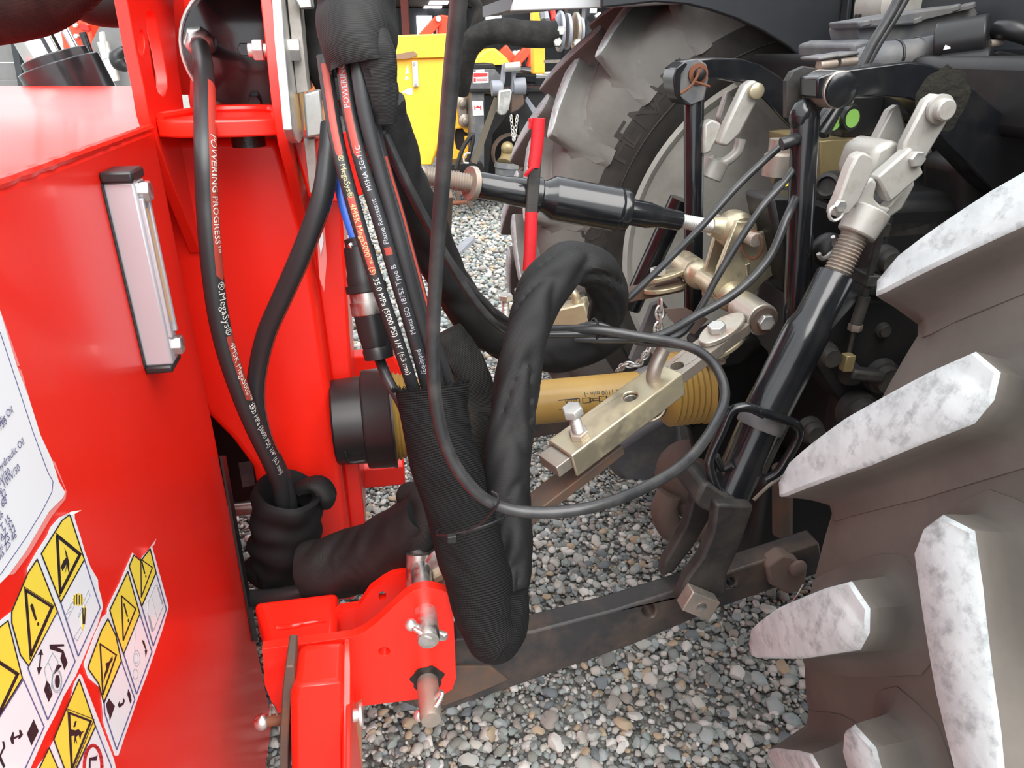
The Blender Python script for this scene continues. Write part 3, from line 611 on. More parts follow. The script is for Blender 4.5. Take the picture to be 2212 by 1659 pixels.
line(q, C4([(770, 1390), (860, 1220), (890, 1250), (800, 1430)]), 1, 2, True); line(q, C4([(880, 1640), (960, 1520), (985, 1550), (920, 1680)]), 1, 2, True)
line(q, C4([(930, 1390), (1050, 1080), (1075, 1140), (940, 1400)]), 1, 2, True); q.obj('thin_print', 'ink_grey', s1, sm=0, kind='stuff')
q = M(); lay(q, C4(ell(930, 1190, 60, 75)), 2); lay(q, C4([(1000, 1240), (1030, 1300), (1020, 1440), (985, 1570), (970, 1400)]), 2); q.obj('belt_print', YL_, s1, sm=0, kind='stuff')
q = M()
for k in range(4): line(q, C4([(885+30*k, 1140-10*(k % 2)), (885+30*k, 1245)]), 1.6, 3)
for k in range(3): line(q, C4([(985+16*k, 1290), (990+10*k, 1480)]), 1.5, 3)
q.obj('belt_stripes', 'ink', s1, sm=0, kind='stuff')
s2 = sheet('warning_sticker', [(286, 1194), (291, 1198), (302, 1214), (307, 1202), (328, 1180), (364, 1311), (351, 1359), (315, 1464), (298, 1507), (282, 1554), (255, 1632), (248, 1632), (224, 1565), (220, 1520), (217, 1487), (190, 1464), (181, 1437), (183, 1426), (204, 1370), (221, 1333), (231, 1324), (231, 1315), (239, 1297), (259, 1257), (275, 1219)],
  [([(279, 1223), (289, 1199), (304, 1212), (324, 1185), (337, 1237), (306, 1310)], YL_), ([(337, 1237), (359, 1316), (331, 1395), (306, 1310)], WH_),
   ([(276, 1235), (302, 1326), (267, 1413), (252, 1370), (237, 1318)], YL_), ([(302, 1326), (328, 1408), (295, 1499), (267, 1413)], WH_),
   ([(233, 1337), (250, 1373), (262, 1428), (224, 1518), (213, 1477), (190, 1444), (192, 1435), (219, 1362)], YL_), ([(262, 1428), (291, 1511), (252, 1619), (226, 1540), (225, 1518)], WH_)])
q = M(); q.add([PU(307, 1202, UT+.0006), PU(320, 1188, UT+.003), PU(338, 1163, UT+.014), PU(333, 1177, UT+.008), PU(325, 1183, UT+.0008)], [[0, 1, 4], [1, 3, 4], [1, 2, 3]]); q.obj('curled_corner', 'sticker_white', s2, sm=0)
q = M()
for tri, wd_ in (([(304, 1208), (329, 1226), (305, 1290)], 2.), ([(262, 1287), (293, 1315), (266, 1383)], 2.6), ([(216, 1391), (251, 1415), (222, 1500)], 3.)): line(q, tri, wd_, 2, True)
lay(q, C4([(1685, 735), (1700, 740), (1735, 880), (1722, 885)]), 2); lay(q, C4(ell(1741, 912, 7, 18)), 2)
lay(q, C4([(1470, 1240), (1485, 1235), (1528, 1395), (1515, 1400)]), 2); lay(q, C4(ell(1533, 1440, 8, 20)), 2)
lay(q, C5([(1340, 320), (1345, 370), (1310, 420), (1290, 500), (1260, 560), (1235, 640), (1245, 540), (1270, 470), (1260, 410), (1300, 390)]), 2)
lay(q, C5([(1300, 830), (1370, 920), (1310, 1095), (1300, 1020), (1285, 1000), (1265, 900)]), 2)
lay(q, C5([(1405, 910), (1425, 860), (1430, 895), (1465, 875), (1470, 820), (1490, 855), (1475, 900), (1425, 940)]), 2)
lay(q, C5([(1530, 715), (1555, 770), (1570, 860), (1555, 890), (1520, 780)]), 2)
lay(q, C5([(1695, 130), (1720, 140), (1750, 250), (1758, 250), (1740, 340), (1728, 255), (1738, 250), (1705, 170)]), 2); q.obj('print', 'ink', s2, sm=0, kind='stuff')
q = M(); line(q, C5(ell(1630, 350, 38, 95)), 1, 2, True); line(q, C5(ell(1625, 350, 20, 60)), .8, 2, True); line(q, C5(ell(1615, 540, 30, 60)), 1, 2, True)
line(q, C5([(1620, 10), (1600, 260)]), .8, 2); line(q, C4([(1760, 1360), (1770, 1220), (1850, 1020), (1880, 1020)]), 1.2, 2); line(q, C4([(1810, 1160), (1870, 1400)]), .8, 2)
lay(q, C4([(1870, 1040), (1890, 1040), (1950, 1240), (1930, 1250)]), 2); lay(q, C4([(1760, 1370), (1790, 1390), (1830, 1560), (1810, 1590)]), 2); line(q, C4([(1830, 1560), (1950, 1260)]), 1.6, 2); q.obj('thin_print', 'ink_grey', s2, sm=0, kind='stuff')
s3 = sheet('warning_sticker', [(172, 1455), (177, 1462), (246, 1641), (262, 1720), (40, 1720), (85, 1650), (100, 1630), (128, 1575), (150, 1520), (160, 1475)],
  [([(171, 1467), (206, 1569), (150, 1690), (116, 1597), (148, 1520)], YL_), ([(206, 1569), (240, 1655), (245, 1712), (160, 1712), (152, 1692)], WH_), ([(106, 1615), (138, 1690), (130, 1712), (60, 1712)], YL_)])
q = M(); line(q, [(149, 1540), (196, 1558), (155, 1662)], 4.5, 2, True); line(q, [(146, 1532), (203, 1554), (154, 1676)], 1.2, 2, True)
lay(q, C5([(895, 1100), (915, 1100), (895, 1170), (875, 1170)]), 2)
lay(q, C5([(850, 1200), (900, 1210), (935, 1195), (970, 1230), (1005, 1215), (970, 1260), (955, 1320), (940, 1260), (905, 1290), (920, 1370), (900, 1330), (885, 1375), (890, 1270), (850, 1280)]), 2)
lay(q, C5([(1065, 1540), (1150, 1520), (1165, 1500), (1150, 1570), (1080, 1570), (1080, 1659), (1062, 1659)]), 3); q.obj('print', 'ink', s3, sm=0, kind='stuff')
q = M(); line(q, C5(ell(1110, 1640, 105, 250, 28)), 7, 2, True); q.obj('ban_ring', 'ink_red', s3, sm=0)
# big white oil chart sticker
oc = [(-40, 560), (0, 672), (36, 792), (61, 857), (87, 940), (112, 994), (127, 1041), (140, 1063), (136, 1075), (105, 1106), (54, 1193), (18, 1242), (-40, 1300)]
q = M(); lay(q, oc, 0); s4 = q.obj('oil_chart_sticker', 'sticker_white', tank, sm=0)
q = M(); line(q, [(0, 718), (37, 830), (70, 930), (97, 1004), (104, 1022), (114, 1040), (112, 1062), (93, 1100), (84, 1115), (55, 1162), (0, 1242)], 1.2, 1)
for st, (x, y), sz in (('Hydraulic Oil', (27, 884), .009), ('10W/30', (14, 908), .009), ('Treated Hydraulic Oil', (51, 952), .009), ('10W/30', (21, 1016), .009), ('Refrigerade 10W/30', (42, 1008), .009),
        ('32', (13, 1062), .009), ('68', (14, 1078), .009), ('46', (6, 1108), .009), ('T 15', (21, 1118), .0085), ('Azolla AZ 32', (28, 1128), .0085), ('Equivis ZS 32', (33, 1140), .0085), ('Equivis ZS 46', (35, 1153), .0085)):
    vs, fs = textmesh(st, sz); wdt = max(v[0] for v in vs); p0 = PU(x, y, UT+.0015)
    q.add([p0+V*(vx-wdt)+Z*(vy-sz*.3) for vx, vy in vs], fs)
q.obj('print', 'ink_blue', s4, sm=0, kind='stuff')
for k, L_ in enumerate(([(0, 672), (7, 690), (42, 790), (36, 792)], [(36, 792), (45, 800), (49, 812), (61, 857)], [(112, 994), (118, 998), (142, 1058), (137, 1076), (105, 1108), (54, 1195), (18, 1243), (30, 1240), (62, 1198), (112, 1114), (141, 1078), (143, 1062)])):
    q = M(); q.prism(Us(L_, UT+.0002), U*.0003); q.obj('glue_margin', 'sticker_clear', s4, sm=0)
# ---------------------------------------------------------------- mast bracket
slot = [(314, 35), (318, 24), (324, 20), (331, 27), (337, 42), (352, 110), (361, 165), (362, 190), (358, 203), (351, 208), (343, 201), (337, 185), (330, 150), (320, 80)]
cl = Us([(255, -90), (275, 0), (293, 100), (312, 190), (322, 250), (335, 292), (350, 330), (375, 400), (432, 545), (450, 545), (425, 400), (404, 300), (395, 215), (385, 150), (378, 60), (372, -90)], UT)
q = M(); q.prism(cl, -U*.017, [Us(slot, UT), Us(ell(306, 93, 7.5, 28), UT)]); q.obj('mast_cheek', 'red_paint', imp, bev=.0015)
q = M(); q.prism(Us([(300, -60), (420, -60), (410, 205), (330, 205)], UT-.09), -U*.012); q.obj('mast_liner', 'red_paint', imp)
UR = -.118
q = M(); q.prism(Us([(580, -90), (588, 0), (602, 130), (612, 230), (624, 310), (646, 400), (668, 500), (690, 620), (712, 620), (704, 400), (700, -90)], UR), -U*.0155); q.obj('mast_cheek', 'red_paint', imp, bev=.0015)
# shelf, arched front edge
fr = [(-.303, 1.175), (-.28, 1.160), (-.24, 1.152), (-.19, 1.152), (-.16, 1.158), (-.133, 1.168)]
q = M(); q.prism([W(u, b, 1.234) for u, b in fr]+[W(-.133, 1.75, 1.234), W(-.303, 1.75, 1.234)], Z*.024); q.obj('shelf', 'red_paint', imp, bev=.003)
q = M(); q.tube([W(-.298, 1.18, 1.262), W(-.25, 1.3, 1.262), W(-.16, 1.3, 1.262), W(-.138, 1.19, 1.262)], .006, 8, 6); q.obj('weld_bead', 'red_paint', imp)
q = M(); q.cyl(W(-.185, 1.21, 1.215), W(-.185, 1.21, 1.236), .025, n=20); q.obj('grease_plug', 'grease', imp)
# mast column and its ribs
q = M(); q.prism(Bs([(315, 300), (365, 560), (405, 800), (440, 890), (500, 950), (545, 1010), (563, 1100), (600, 1300), (770, 1300), (752, 1130), (730, 960), (707, 800), (686, 650), (664, 520), (640, 430), (600, 300)], 1.3), V*.16); q.obj('mast_column', 'red_paint', imp, bev=.014, seg=4)
q = M(); q.prism(Bs([(660, 400), (738, 436), (748, 600), (758, 775), (766, 900), (790, 1140), (760, 1180), (735, 960), (712, 800), (690, 650)], 1.36), V*.22); q.obj('mast_rib', 'red_paint', imp, bev=.006)
q = M(); q.prism(Bs([(628, 300), (700, 300), (736, 380), (738, 438), (704, 438), (668, 430)], 1.22), V*.14); q.obj('mast_gusset', 'red_paint', imp, bev=.004)
q = M(); q.prism(Bs([(684, 490), (700, 475), (706, 560), (700, 630), (690, 600)], 1.29), V*.003); lo = q.obj('serial_plate', 'sticker_clear', imp, sm=0)
q = M(); q.prism(Bs([(686, 500), (696, 482), (699, 520), (693, 552)], 1.287), V*.002); q.obj('label_face', 'sticker_white', lo, sm=0)
# slew ram cap between the cheeks
q = M(); q.lathe(W(-.218, 1.9, 1.348), -V, [(0, .106), (.36, .106), (.362, .100), (.40, .100), (.403, .096)], 48); q.obj('slew_ram_cap', 'black_paint', imp)
q = M(); q.ring(W(-.218, 1.53, 1.348), V, .108, .005, n=40); q.obj('cap_rim', 'steel', imp)
q = M(); q.hexa(W(-.212, 1.499, 1.35), -V, .012, .012); q.obj('plug', 'black_paint', imp)
q = M(); q.hexa(W(-.206, 1.5, 1.262), -V, .012, .02); q.obj('grease_nipple', 'black_paint', imp)
q = M(); q.ubz(-.31, -.125, 1.3, 2., 1.462, 1.6); q.obj('mast_shade_block', 'black_dull', imp, bev=.01)  # dark block above the bracket, out of view, added to shade it
q = M(); q.ubz(-.42, -.15, 1.95, 1.97, 1.05, 1.6); q.obj('mast_back_plate', 'red_paint', imp)
# bolt through the right cheek
bc = B(578, 108, 1.19)
q = M(); q.hexa(bc-U*.006, -U, .0155, .014); q.cyl(bc-U*.02, bc-U*.027, .009); q.obj('nut', 'zinc', imp, bev=.0008)
q = M(); q.hexa(bc+U*.030, U, .0165, .016); q.obj('bolt_head', 'zinc', imp, bev=.0008)
q = M(); q.cyl(bc-U*.005, bc+U*.031, .009); q.obj('bolt_shank', 'zinc', imp)
# galvanised hinge plates on the right of the mast
q = M(); q.prism(Us([(597, -90), (608, 0), (613.5, 87), (625, 203), (632, 280), (638, 300), (646, 309), (655, 300), (660, 260), (652, 100), (650, -90)], -.1045), -U*.0125); q.obj('hinge_plate', 'zinc', imp, bev=.0015)
q = M(); q.prism(Bs([(616, -90), (641, -90), (647, 17), (665, 198), (641, 203), (622, 17)], 1.2), V*.12); q.obj('pad_plate', 'cut_steel', imp, bev=.001)
q = M(); q.prism(Bs([(655, 203), (689, 194), (700, 288), (694, 293), (661, 299)], 1.185), V*.05); q.obj('clip_block', 'zinc', imp, bev=.003)
q = M(); q.prism(Bs([(630, -90), (664, -90), (675, 16), (645, 17), (636, 0)], 1.18), V*.05); q.obj('clip_block', 'zinc', imp, bev=.003)
q = M(); q.prism(Bs([(656, 300), (679, 300), (686, 414), (669, 417)], 1.2), V*.06); q.obj('pad_plate', 'cut_steel', imp, bev=.001)
# tab for the top link
q = M(); q.prism(Bs([(826, 270), (846, 288), (870, 325), (882, 361), (880, 388), (860, 370), (828, 310)], 1.27), V*.014); q.obj('top_link_tab', 'red_paint', imp, bev=.002)
q = M(); q.prism(Bs([(700, 300), (760, 280), (835, 285), (880, 345), (880, 388), (830, 400), (740, 440)], 1.34), V*.014); q.obj('top_link_tab', 'red_paint', imp, bev=.002)
# ---------------------------------------------------------------- lower frame
q = M(); q.prism(Bs([(500, 1315), (768, 1283), (774, 1370), (574, 1392), (540, 1392)], .99), V*.0)if 0 else None
q = M(); q.prism([W(-.203, .847, .41), W(-.118, .847, .41), W(-.118, 1.03, .41), W(-.262, 1.03, .41)], Z*.077); q.obj('cross_tube', 'red_paint', imp, bev=.012, seg=3)
q = M(); q.tube([W(-.215, .955, .489), W(-.18, .955, .489), W(-.135, .957, .489)], .004, 8, 6, wrinkle(2, .3, 90)); q.obj('weld_bead', 'red_paint', imp)
pl = [(566, 1402), (572, 1393), (600, 1389), (736, 1371), (760, 1368), (786, 1357), (813, 1337), (876, 1278), (896, 1266), (923, 1260), (950, 1265), (970, 1281), (978, 1301), (983, 1405), (985, 1465), (977, 1489), (950, 1505), (793, 1524), (760, 1528), (600, 1550), (572, 1480)]
BP = .83
q = M(); q.prism(Bs([(x, y+9) if y < 1400 and x < 960 else (x, y) for x, y in pl], BP), V*.016, [Bs(ell(830, 1407, 13, 9), BP)]); q.obj('hitch_plate', 'red_paint', imp, bev=.0018)
pf = [(700, 1345), (735, 1318), (775, 1312), (800, 1275), (845, 1243), (890, 1230), (925, 1240), (935, 1270), (935, 1400), (900, 1430), (700, 1440)]
q = M(); q.prism(Bs(pf, .975), V*.016, [Bs(ell(826, 1287, 8.5, 10), .975)]); q.obj('hitch_plate', 'red_paint', imp)
def lynch(par, c, ax, side, nm='lynch_pin'):
    q = M(); q.cyl(c-side*.026, c+side*.03, .0045, n=10); lp = q.obj(nm, 'zinc', par)
    q = M(); q.tube([c-side*.022+ax*.002, c-side*.02+ax*.012+Z*.004, c+ax*.020+Z*.006, c+side*.024+ax*.010, c+side*.03+ax*.002], .0032, 8, 5); q.obj('spring_ring', 'zinc', lp)
    q = M(); q.ball(c-side*.026, .009, n=12); q.obj('pin_head', 'zinc', lp)
for (x, y, l, mt_) in ((919, 1322, .058, 'steel'), (923, 1470, .075, 'bare_steel')):
    c = B(x, y, BP); q = M(); q.lathe(c+V*.19, -V, [(0, .0165), (.19+l*.7, .0165), (.19+l*.92, .0165), (.19+l, .0145)], 24); po = q.obj('hitch_pin', mt_, imp)
    sd = (U*.8-Z*.45).normalized() if y < 1400 else (U*.6+Z*.7).normalized()
    lynch(po, c-V*(l*.62), -V, sd)
q = M(); n_ = 60; q.prism([B(923, 1467, BP-.0003)+U*(math.cos(a)*(.025+.0022*math.sin(a*5)+.0012*math.sin(a*9)))+Z*(math.sin(a)*(.027+.002*math.sin(a*6+1))) for a in [2*math.pi*i/n_ for i in range(n_)]], -V*.0006); q.obj('grease_patch', 'grease', imp, sm=0)
# support leg in front
leg0 = W(0, 0, 0)
q = M(); q.prism(Bs([(636, 1484), (742, 1474), (742, 1700), (630, 1720), (626, 1510)], .74), V*.075); q.obj('support_leg', 'red_paint', imp, bev=.010, seg=3)
q = M(); q.prism([B(742, 1392, .815), B(757, 1392, .815), B(759, 1440, .79), B(757, 1720, .69), B(738, 1720, .69), B(741, 1440, .79)], V*.012); q.obj('leg_guide', 'red_paint', imp, bev=.002)
q = M(); q.prism(Us([(757, 1420), (775, 1425), (782, 1500), (784, 1720), (757, 1720)], B(757, 1550, .74).dot(U)), -U*.006); q.obj('leg_guide', 'red_paint', imp, bev=.001)
q = M(); q.prism(Bs([(617, 1440), (635, 1439), (637, 1470), (627, 1530), (622, 1620), (622, 1720), (606, 1720), (604, 1580), (610, 1490)], .755), V*.06); q.obj('wear_strip', 'rust_grey', imp, bev=.002)
q = M(); c = B(588, 1556, .78); q.cyl(c-U*.012, c+U*.03, .0085); q.obj('leg_pin', 'rust', imp); q = M(); q.ball(c-U*.014, .012, n=12); q.obj('pin_head', 'steel', imp)
q = M(); q.tube([B(583, 1545, .77), B(586, 1522, .77), B(594, 1530, .77), B(599, 1545, .77)], .0016, 6, 4); q.obj('wire_clip', 'steel', imp)
q = M(); c = B(762, 1546, .75); q.cyl(c, c+U*.014, .009); q.cyl(c+U*.009, c+U*.014, .016); q.obj('leg_bolt', 'zinc', imp, bev=.001)
q = M(); q.prism(Bs([(758, 1560), (781, 1545), (783, 1720), (760, 1720)], .80), V*.05); q.obj('leg_rack', 'wood', imp)
# cross bar behind the shaft and lower rear frame
q = M(); q.prism(Bs([(690, 1020), (874, 1006), (876, 1048), (700, 1066)], 1.55), V*.06); q.obj('rear_cross_bar', 'red_paint', imp, bev=.006)
q = M(); q.prism(Bs([(738, 1010), (776, 1010), (772, 1160), (746, 1160)], 1.42), V*.06); q.obj('rear_strut', 'red_paint', imp, bev=.015, seg=3)
q = M(); q.prism(Bs([(755, 772), (800, 770), (835, 745), (870, 800), (870, 840), (755, 840)], 1.6), V*.05); q.obj('gearbox_flange', 'red_paint', imp, bev=.006)
# dark valve block seen in the gap
q = M(); q.prism(Bs([(420, 860), (600, 860), (600, 1100), (430, 1100)], 1.55), V*.3); vb = q.obj('valve_block', 'black_dull', imp, bev=.004)
q = M(); q.prism(Bs([(515, 1000), (545, 996), (551, 1048), (524, 1053)], 1.545), V*.003); q.obj('block_label', 'grey_plastic', vb, sm=0)
q = M(); q.cyl(B(505, 1100, 1.45), B(580, 1092, 1.45), .016); q.obj('valve_pipe', 'steel', vb)
# red guide cylinder and cap behind the tank (telescopic ram)
t = thing('slew_ram', 'black and chrome telescopic ram standing behind the red tank top', 'ram', B(150, 230, 2.6))
a = B(198, 268, 2.6); b = B(127, 139, 2.6); dd = (b-a).normalized()
q = M(); q.cyl(a, b, .118, n=40); q.obj('barrel', 'black_paint', t, bev=.003)
q = M(); q.cyl(b-dd*.01, b+dd*.026, .096, n=40); q.obj('gland', 'black_paint', t, bev=.003)
q = M(); q.cyl(b-U*.03, b-U*.03+dd*.5, .056, n=32); q.obj('rod', 'chrome', t)
c = b+U*.07; q = M(); q.cyl(c, c+dd*.4, .012); q.obj('guide_pipe', 'chrome', t)
# ============================================================ HOSES, SLEEVES, CABLES
HR = .0155
def hose(L_, r, mt_='hose_rubber', n=16, res=8, name='hydraulic_hose', label='', cat='hose', group=None):
    q = M(); q.tube(B3(L_), r, n, res); o = q.obj(name, mt_, label=label, cat=cat, group=group); return q, o
def s_at(m, px, py):   # length along a hose nearest to a pixel
    rr = ray(px, py).normalized(); best = (9, 0)
    for i in range(len(m.path)-1):
        for k in range(24):
            p = m.path[i].lerp(m.path[i+1], k/24); d = p-EYE; e = (d-rr*d.dot(rr)).length
            if e < best[0]: best = (e, m.ss[i]+(m.ss[i+1]-m.ss[i])*k/24)
    return best[1]
m1, o1 = hose([(430, 88, 1.50), (436, 118, 1.44), (441, 170, 1.28), (443, 300, 1.13), (448, 450, 1.10), (458, 580, 1.09), (475, 700, 1.09), (502, 800, 1.10), (542, 905, 1.12), (582, 990, 1.15), (606, 1050, 1.18), (612, 1110, 1.2)], HR, label='black hydraulic hose hanging from the silver collar across the red mast', cat='hose')
q = M(); c = m1.path[3]; q.lathe(B(428, 84, 1.51), (m1.path[8]-m1.path[0]), [(0, .024), (.02, .025), (.03, .023), (.035, .017)], 14, fn=lambda t, a, r: r*(1+.05*math.cos(a*7))); q.obj('collar', 'steel', o1)
pr = M(); A = .62
s0 = s_at(m1, 441, 190); s1_ = s_at(m1, 465, 590)
tube_band(pr, m1, s0, s1_, A-.3, A+.9, 0, 1.012, point=.01)
s2_ = s_at(m1, 487, 720); s3_ = s_at(m1, 527, 855); tube_band(pr, m1, s2_, s3_, A-.3, A+.9, 0, 1.012, point=.008); pr.obj('red_stripe', 'hose_red', o1, kind='stuff')
pr = M(); tube_text(pr, m1, 'POWERING PROGRESS\u2122', .0145, s_at(m1, 443, 300), A+.2, 1, lift=1.03); tube_text(pr, m1, '\u00ae.MegaSys\u00ae', .0165, s_at(m1, 470, 605), A+.1, 1, lift=1.03)
tube_text(pr, m1, '4M5K Mega5000\u2122 (S)', .0145, s_at(m1, 492, 735), A+.2, 1, lift=1.03); tube_text(pr, m1, '35.0 MPa (5000 PSI) 1/4" (6.3 mm)', .0125, s_at(m1, 530, 865), A, 1, lift=1.03); pr.obj('print', 'ink_white', o1, sm=0, kind='stuff')
m2, o2 = hose([(716, 270, 1.12), (711, 330, 1.10), (695, 430, 1.08), (655, 540, 1.08), (611, 640, 1.10), (576, 720, 1.12), (557, 800, 1.14), (553, 870, 1.15), (571, 950, 1.16), (602, 1015, 1.18), (622, 1075, 1.2), (628, 1120, 1.21)], HR, label='black hydraulic hose curving left from the bundle down the red mast face', cat='hose')
pr = M(); tube_band(pr, m2, s_at(m2, 690, 450), s_at(m2, 580, 985), .95, 1.4, 0, 1.012); pr.obj('red_stripe', 'hose_red', o2, kind='stuff')
# bundle of four
HB = .0092
ma, oa = hose([(700, 120, .98), (711, 200, .97), (727, 300, .95), (757, 420, .93), (798, 560, .92), (842, 690, .92), (880, 800, .93), (905, 880, .95)], HB, label='leftmost hydraulic hose of the bundle, red-striped, reading 35.0 MPa', cat='hose')
mb, ob = hose([(732, 90, .965), (744, 160, .955), (757, 250, .945), (783, 360, .93), (818, 470, .92), (853, 590, .915), (886, 700, .92), (916, 810, .935), (932, 880, .95)], HB, label='second hydraulic hose of the bundle, printed in grey', cat='hose')
mc, oc_ = hose([(768, 90, .95), (778, 180, .94), (792, 260, .935), (817, 360, .93), (845, 460, .925), (875, 570, .92), (905, 680, .925), (938, 790, .94), (955, 880, .955)], HB, label='third hydraulic hose of the bundle, plain dull black', cat='hose')
md_, od = hose([(792, 90, .97), (800, 190, .965), (811, 290, .96), (833, 375, .955), (860, 465, .95), (890, 575, .945), (925, 700, .945), (960, 800, .955), (985, 880, .97)], HB, label='fourth hydraulic hose of the bundle with a thin red stripe, nearest the cables', cat='hose')
pr = M()
tube_band(pr, ma, s_at(ma, 703, 140), s_at(ma, 729, 335), -.55, .4, 0, 1.012, point=.006)
tube_band(pr, ma, s_at(ma, 757, 425), s_at(ma, 805, 580), -.55, .4, 0, 1.012, point=.008); pr.obj('red_stripe', 'hose_red', oa, kind='stuff')
pr = M(); tube_text(pr, ma, '35.0 MPa (5000 PSI) 1/4" (6.3 mm)', .0105, s_at(ma, 812, 596), 0., 1, lift=1.03); pr.obj('print', 'ink_white', oa, sm=0, kind='stuff')
pr = M(); tube_text(pr, ma, '\u00ae MegaSys\u00ae', .0098, s_at(ma, 729, 340), 0., 1, lift=1.03); tube_text(pr, ma, '4M5K Mega5000\u2122 (S)', .0098, s_at(ma, 762, 440), -.05, 1, lift=1.03); pr.obj('gold_print', 'ink_gold', oa, sm=0, kind='stuff')
pr = M(); tube_band(pr, mb, s_at(mb, 740, 140), s_at(mb, 772, 330), -.75, .25, 0, 1.012, point=.008); tube_band(pr, mb, s_at(mb, 836, 532), s_at(mb, 840, 548), -.5, .5, 0, 1.012); pr.obj('red_stripe', 'hose_red', ob, kind='stuff')
pr = M(); tube_text(pr, mb, 'POWERING PROGRESS', .0095, s_at(mb, 753, 236), -.25, -1, lift=1.03); tube_text(pr, mb, 'MSHA 2G-11C', .0088, s_at(mb, 800, 412), .0, -1, lift=1.03); tube_text(pr, mb, 'Flame Resistant', .009, s_at(mb, 836, 525), .0, -1, lift=1.03)
tube_text(pr, mb, 'Meets ISO 18752 Type B', .0098, s_at(mb, 893, 715), .05, -1, lift=1.03); tube_text(pr, mb, '(Equipped', .0105, s_at(mb, 916, 800), .05, -1, lift=1.03); pr.obj('print', 'ink_grey', ob, sm=0, kind='stuff')
pr = M(); tube_band(pr, md_, s_at(md_, 822, 340), s_at(md_, 918, 690), .55, 1.0, 0, 1.012); pr.obj('red_stripe', 'hose_red', od, kind='stuff')
# upper cuff
q = M(); q.tube(B3([(768, -60, 1.0), (770, 10, .985), (774, 70, .97), (780, 120, .962), (786, 150, .958)]), [.050, .050, .049, .046, .043], 36, 12, wrinkle(5, .12, 26), cap=False); cu = q.obj('hose_sleeve', 'cloth_fine', label='black cloth cuff gathering the hoses at the top beside the mast', cat='sleeve')
q = M(); q.tube(B3([(806, 60, .945), (818, 120, .935), (828, 190, .935), (834, 265, .94)]), [.018, .024, .021, .014], 20, 12, wrinkle(6, .2, 40), flat=(V, .5)); q.obj('loose_flap', 'cloth_fine', cu)
q = M()
for i in range(40):
    yy = 200+2*i; p = B(846+3*math.sin(i), yy, .955); q.add([p, p+Z*.0012, p+U*(.004+.003*random.random())-Z*.001], [[0, 1, 2]])
q.obj('frayed_edge', 'cloth_fine', cu, sm=0, kind='stuff')
q = M(); q.tube(B3([(712, -30, 1.30), (712, 80, 1.30), (716, 150, 1.29), (732, 225, 1.27)]), [.042, .042, .04, .02], 18, 6, wrinkle(9, .1, 30)); q.obj('dark_lining', 'cloth_fine', cu)
# ribbed sleeve with the U-turn
def ribs(k, amp):
    g_ = wrinkle(k, amp, 28)
    return lambda S, a, t: g_(S, a, t)
q = M(); q.tube(B3([(930, 838, .93), (938, 900, .915), (955, 980, .89), (985, 1080, .86), (1012, 1170, .83), (1035, 1260, .805), (1052, 1345, .79), (1072, 1385, .785), (1095, 1350, .79), (1102, 1270, .80)]), [.053, .052, .052, .050, .050, .047, .044, .040, .032, .028], 40, 14, ribs(1, .08), flat=(V, .8))
sa = q.obj('hose_sleeve', 'cloth_ribbed', label='ribbed black hose sleeve with frayed top, bending in a U before the lower link', cat='sleeve')
q = M()
for i in range(90):
    a = 2*math.pi*i/90; i0 = 0; P0 = B(930, 838, .93); tdir = (B(938, 900, .915)-P0).normalized(); x_, y_ = ortho(tdir)
    p = P0+(x_*math.cos(a)+y_*math.sin(a))*.053
    p = P0+((p-P0)-V*((p-P0).dot(V)*.2)); up = -tdir
    for k in range(2):
        d1 = (up+Vector((random.uniform(-.9, .9), random.uniform(-.9, .9), random.uniform(-.4, .4)))).normalized()*random.uniform(.003, .009)
        q.tube([p, p+d1*.6+U*random.uniform(-.002, .002), p+d1], .0006, 4, 2)
q.obj('frayed_edge', 'cloth_ribbed', sa, sm=0, kind='stuff')
# looped smooth sleeve
q = M(); q.tube(B3([(1068, 1372, .80), (1090, 1290, .81), (1104, 1200, .835), (1098, 1100, .865), (1098, 1000, .895), (1104, 900, .925), (1120, 800, .95), (1140, 710, .975), (1172, 630, 1.0), (1225, 572, 1.03), (1285, 580, 1.06), (1313, 630, 1.09), (1305, 690, 1.12)]), [.036, .036, .034, .036, .038, .036, .034, .034, .035, .037, .036, .033, .033], 40, 18, wrinkle(2, .17, 24))
q.obj('hose_sleeve', 'cloth_fine', label='wrinkled black sleeve rising from the U-turn and arching over under the top link', cat='sleeve')
q = M(); q.tube(B3([(1340, 700, 1.16), (1290, 735, 1.17), (1200, 765, 1.18), (1110, 745, 1.18), (1030, 690, 1.16), (965, 600, 1.13), (920, 500, 1.09), (880, 400, 1.05), (845, 300, 1.02), (825, 220, 1.0)]), [.035, .036, .037, .038, .038, .037, .036, .034, .030, .028], 32, 14, wrinkle(4, .14, 22))
q.obj('hose_sleeve', 'cloth_fine', label='dark cloth sleeve sagging behind the loop from the upper cuff to the arch foot', cat='sleeve')
q = M(); q.tube(B3([(955, 720, 1.10), (1000, 800, 1.08), (1020, 880, 1.06), (1010, 960, 1.03), (1030, 1040, 1.0)]), [.035, .042, .044, .045, .04], 28, 14, wrinkle(12, .18, 20)); q.obj('hose_sleeve', 'cloth_dusty', label='greyish folded sleeve tucked behind the ribbed sleeve beside the yellow shaft', cat='sleeve')
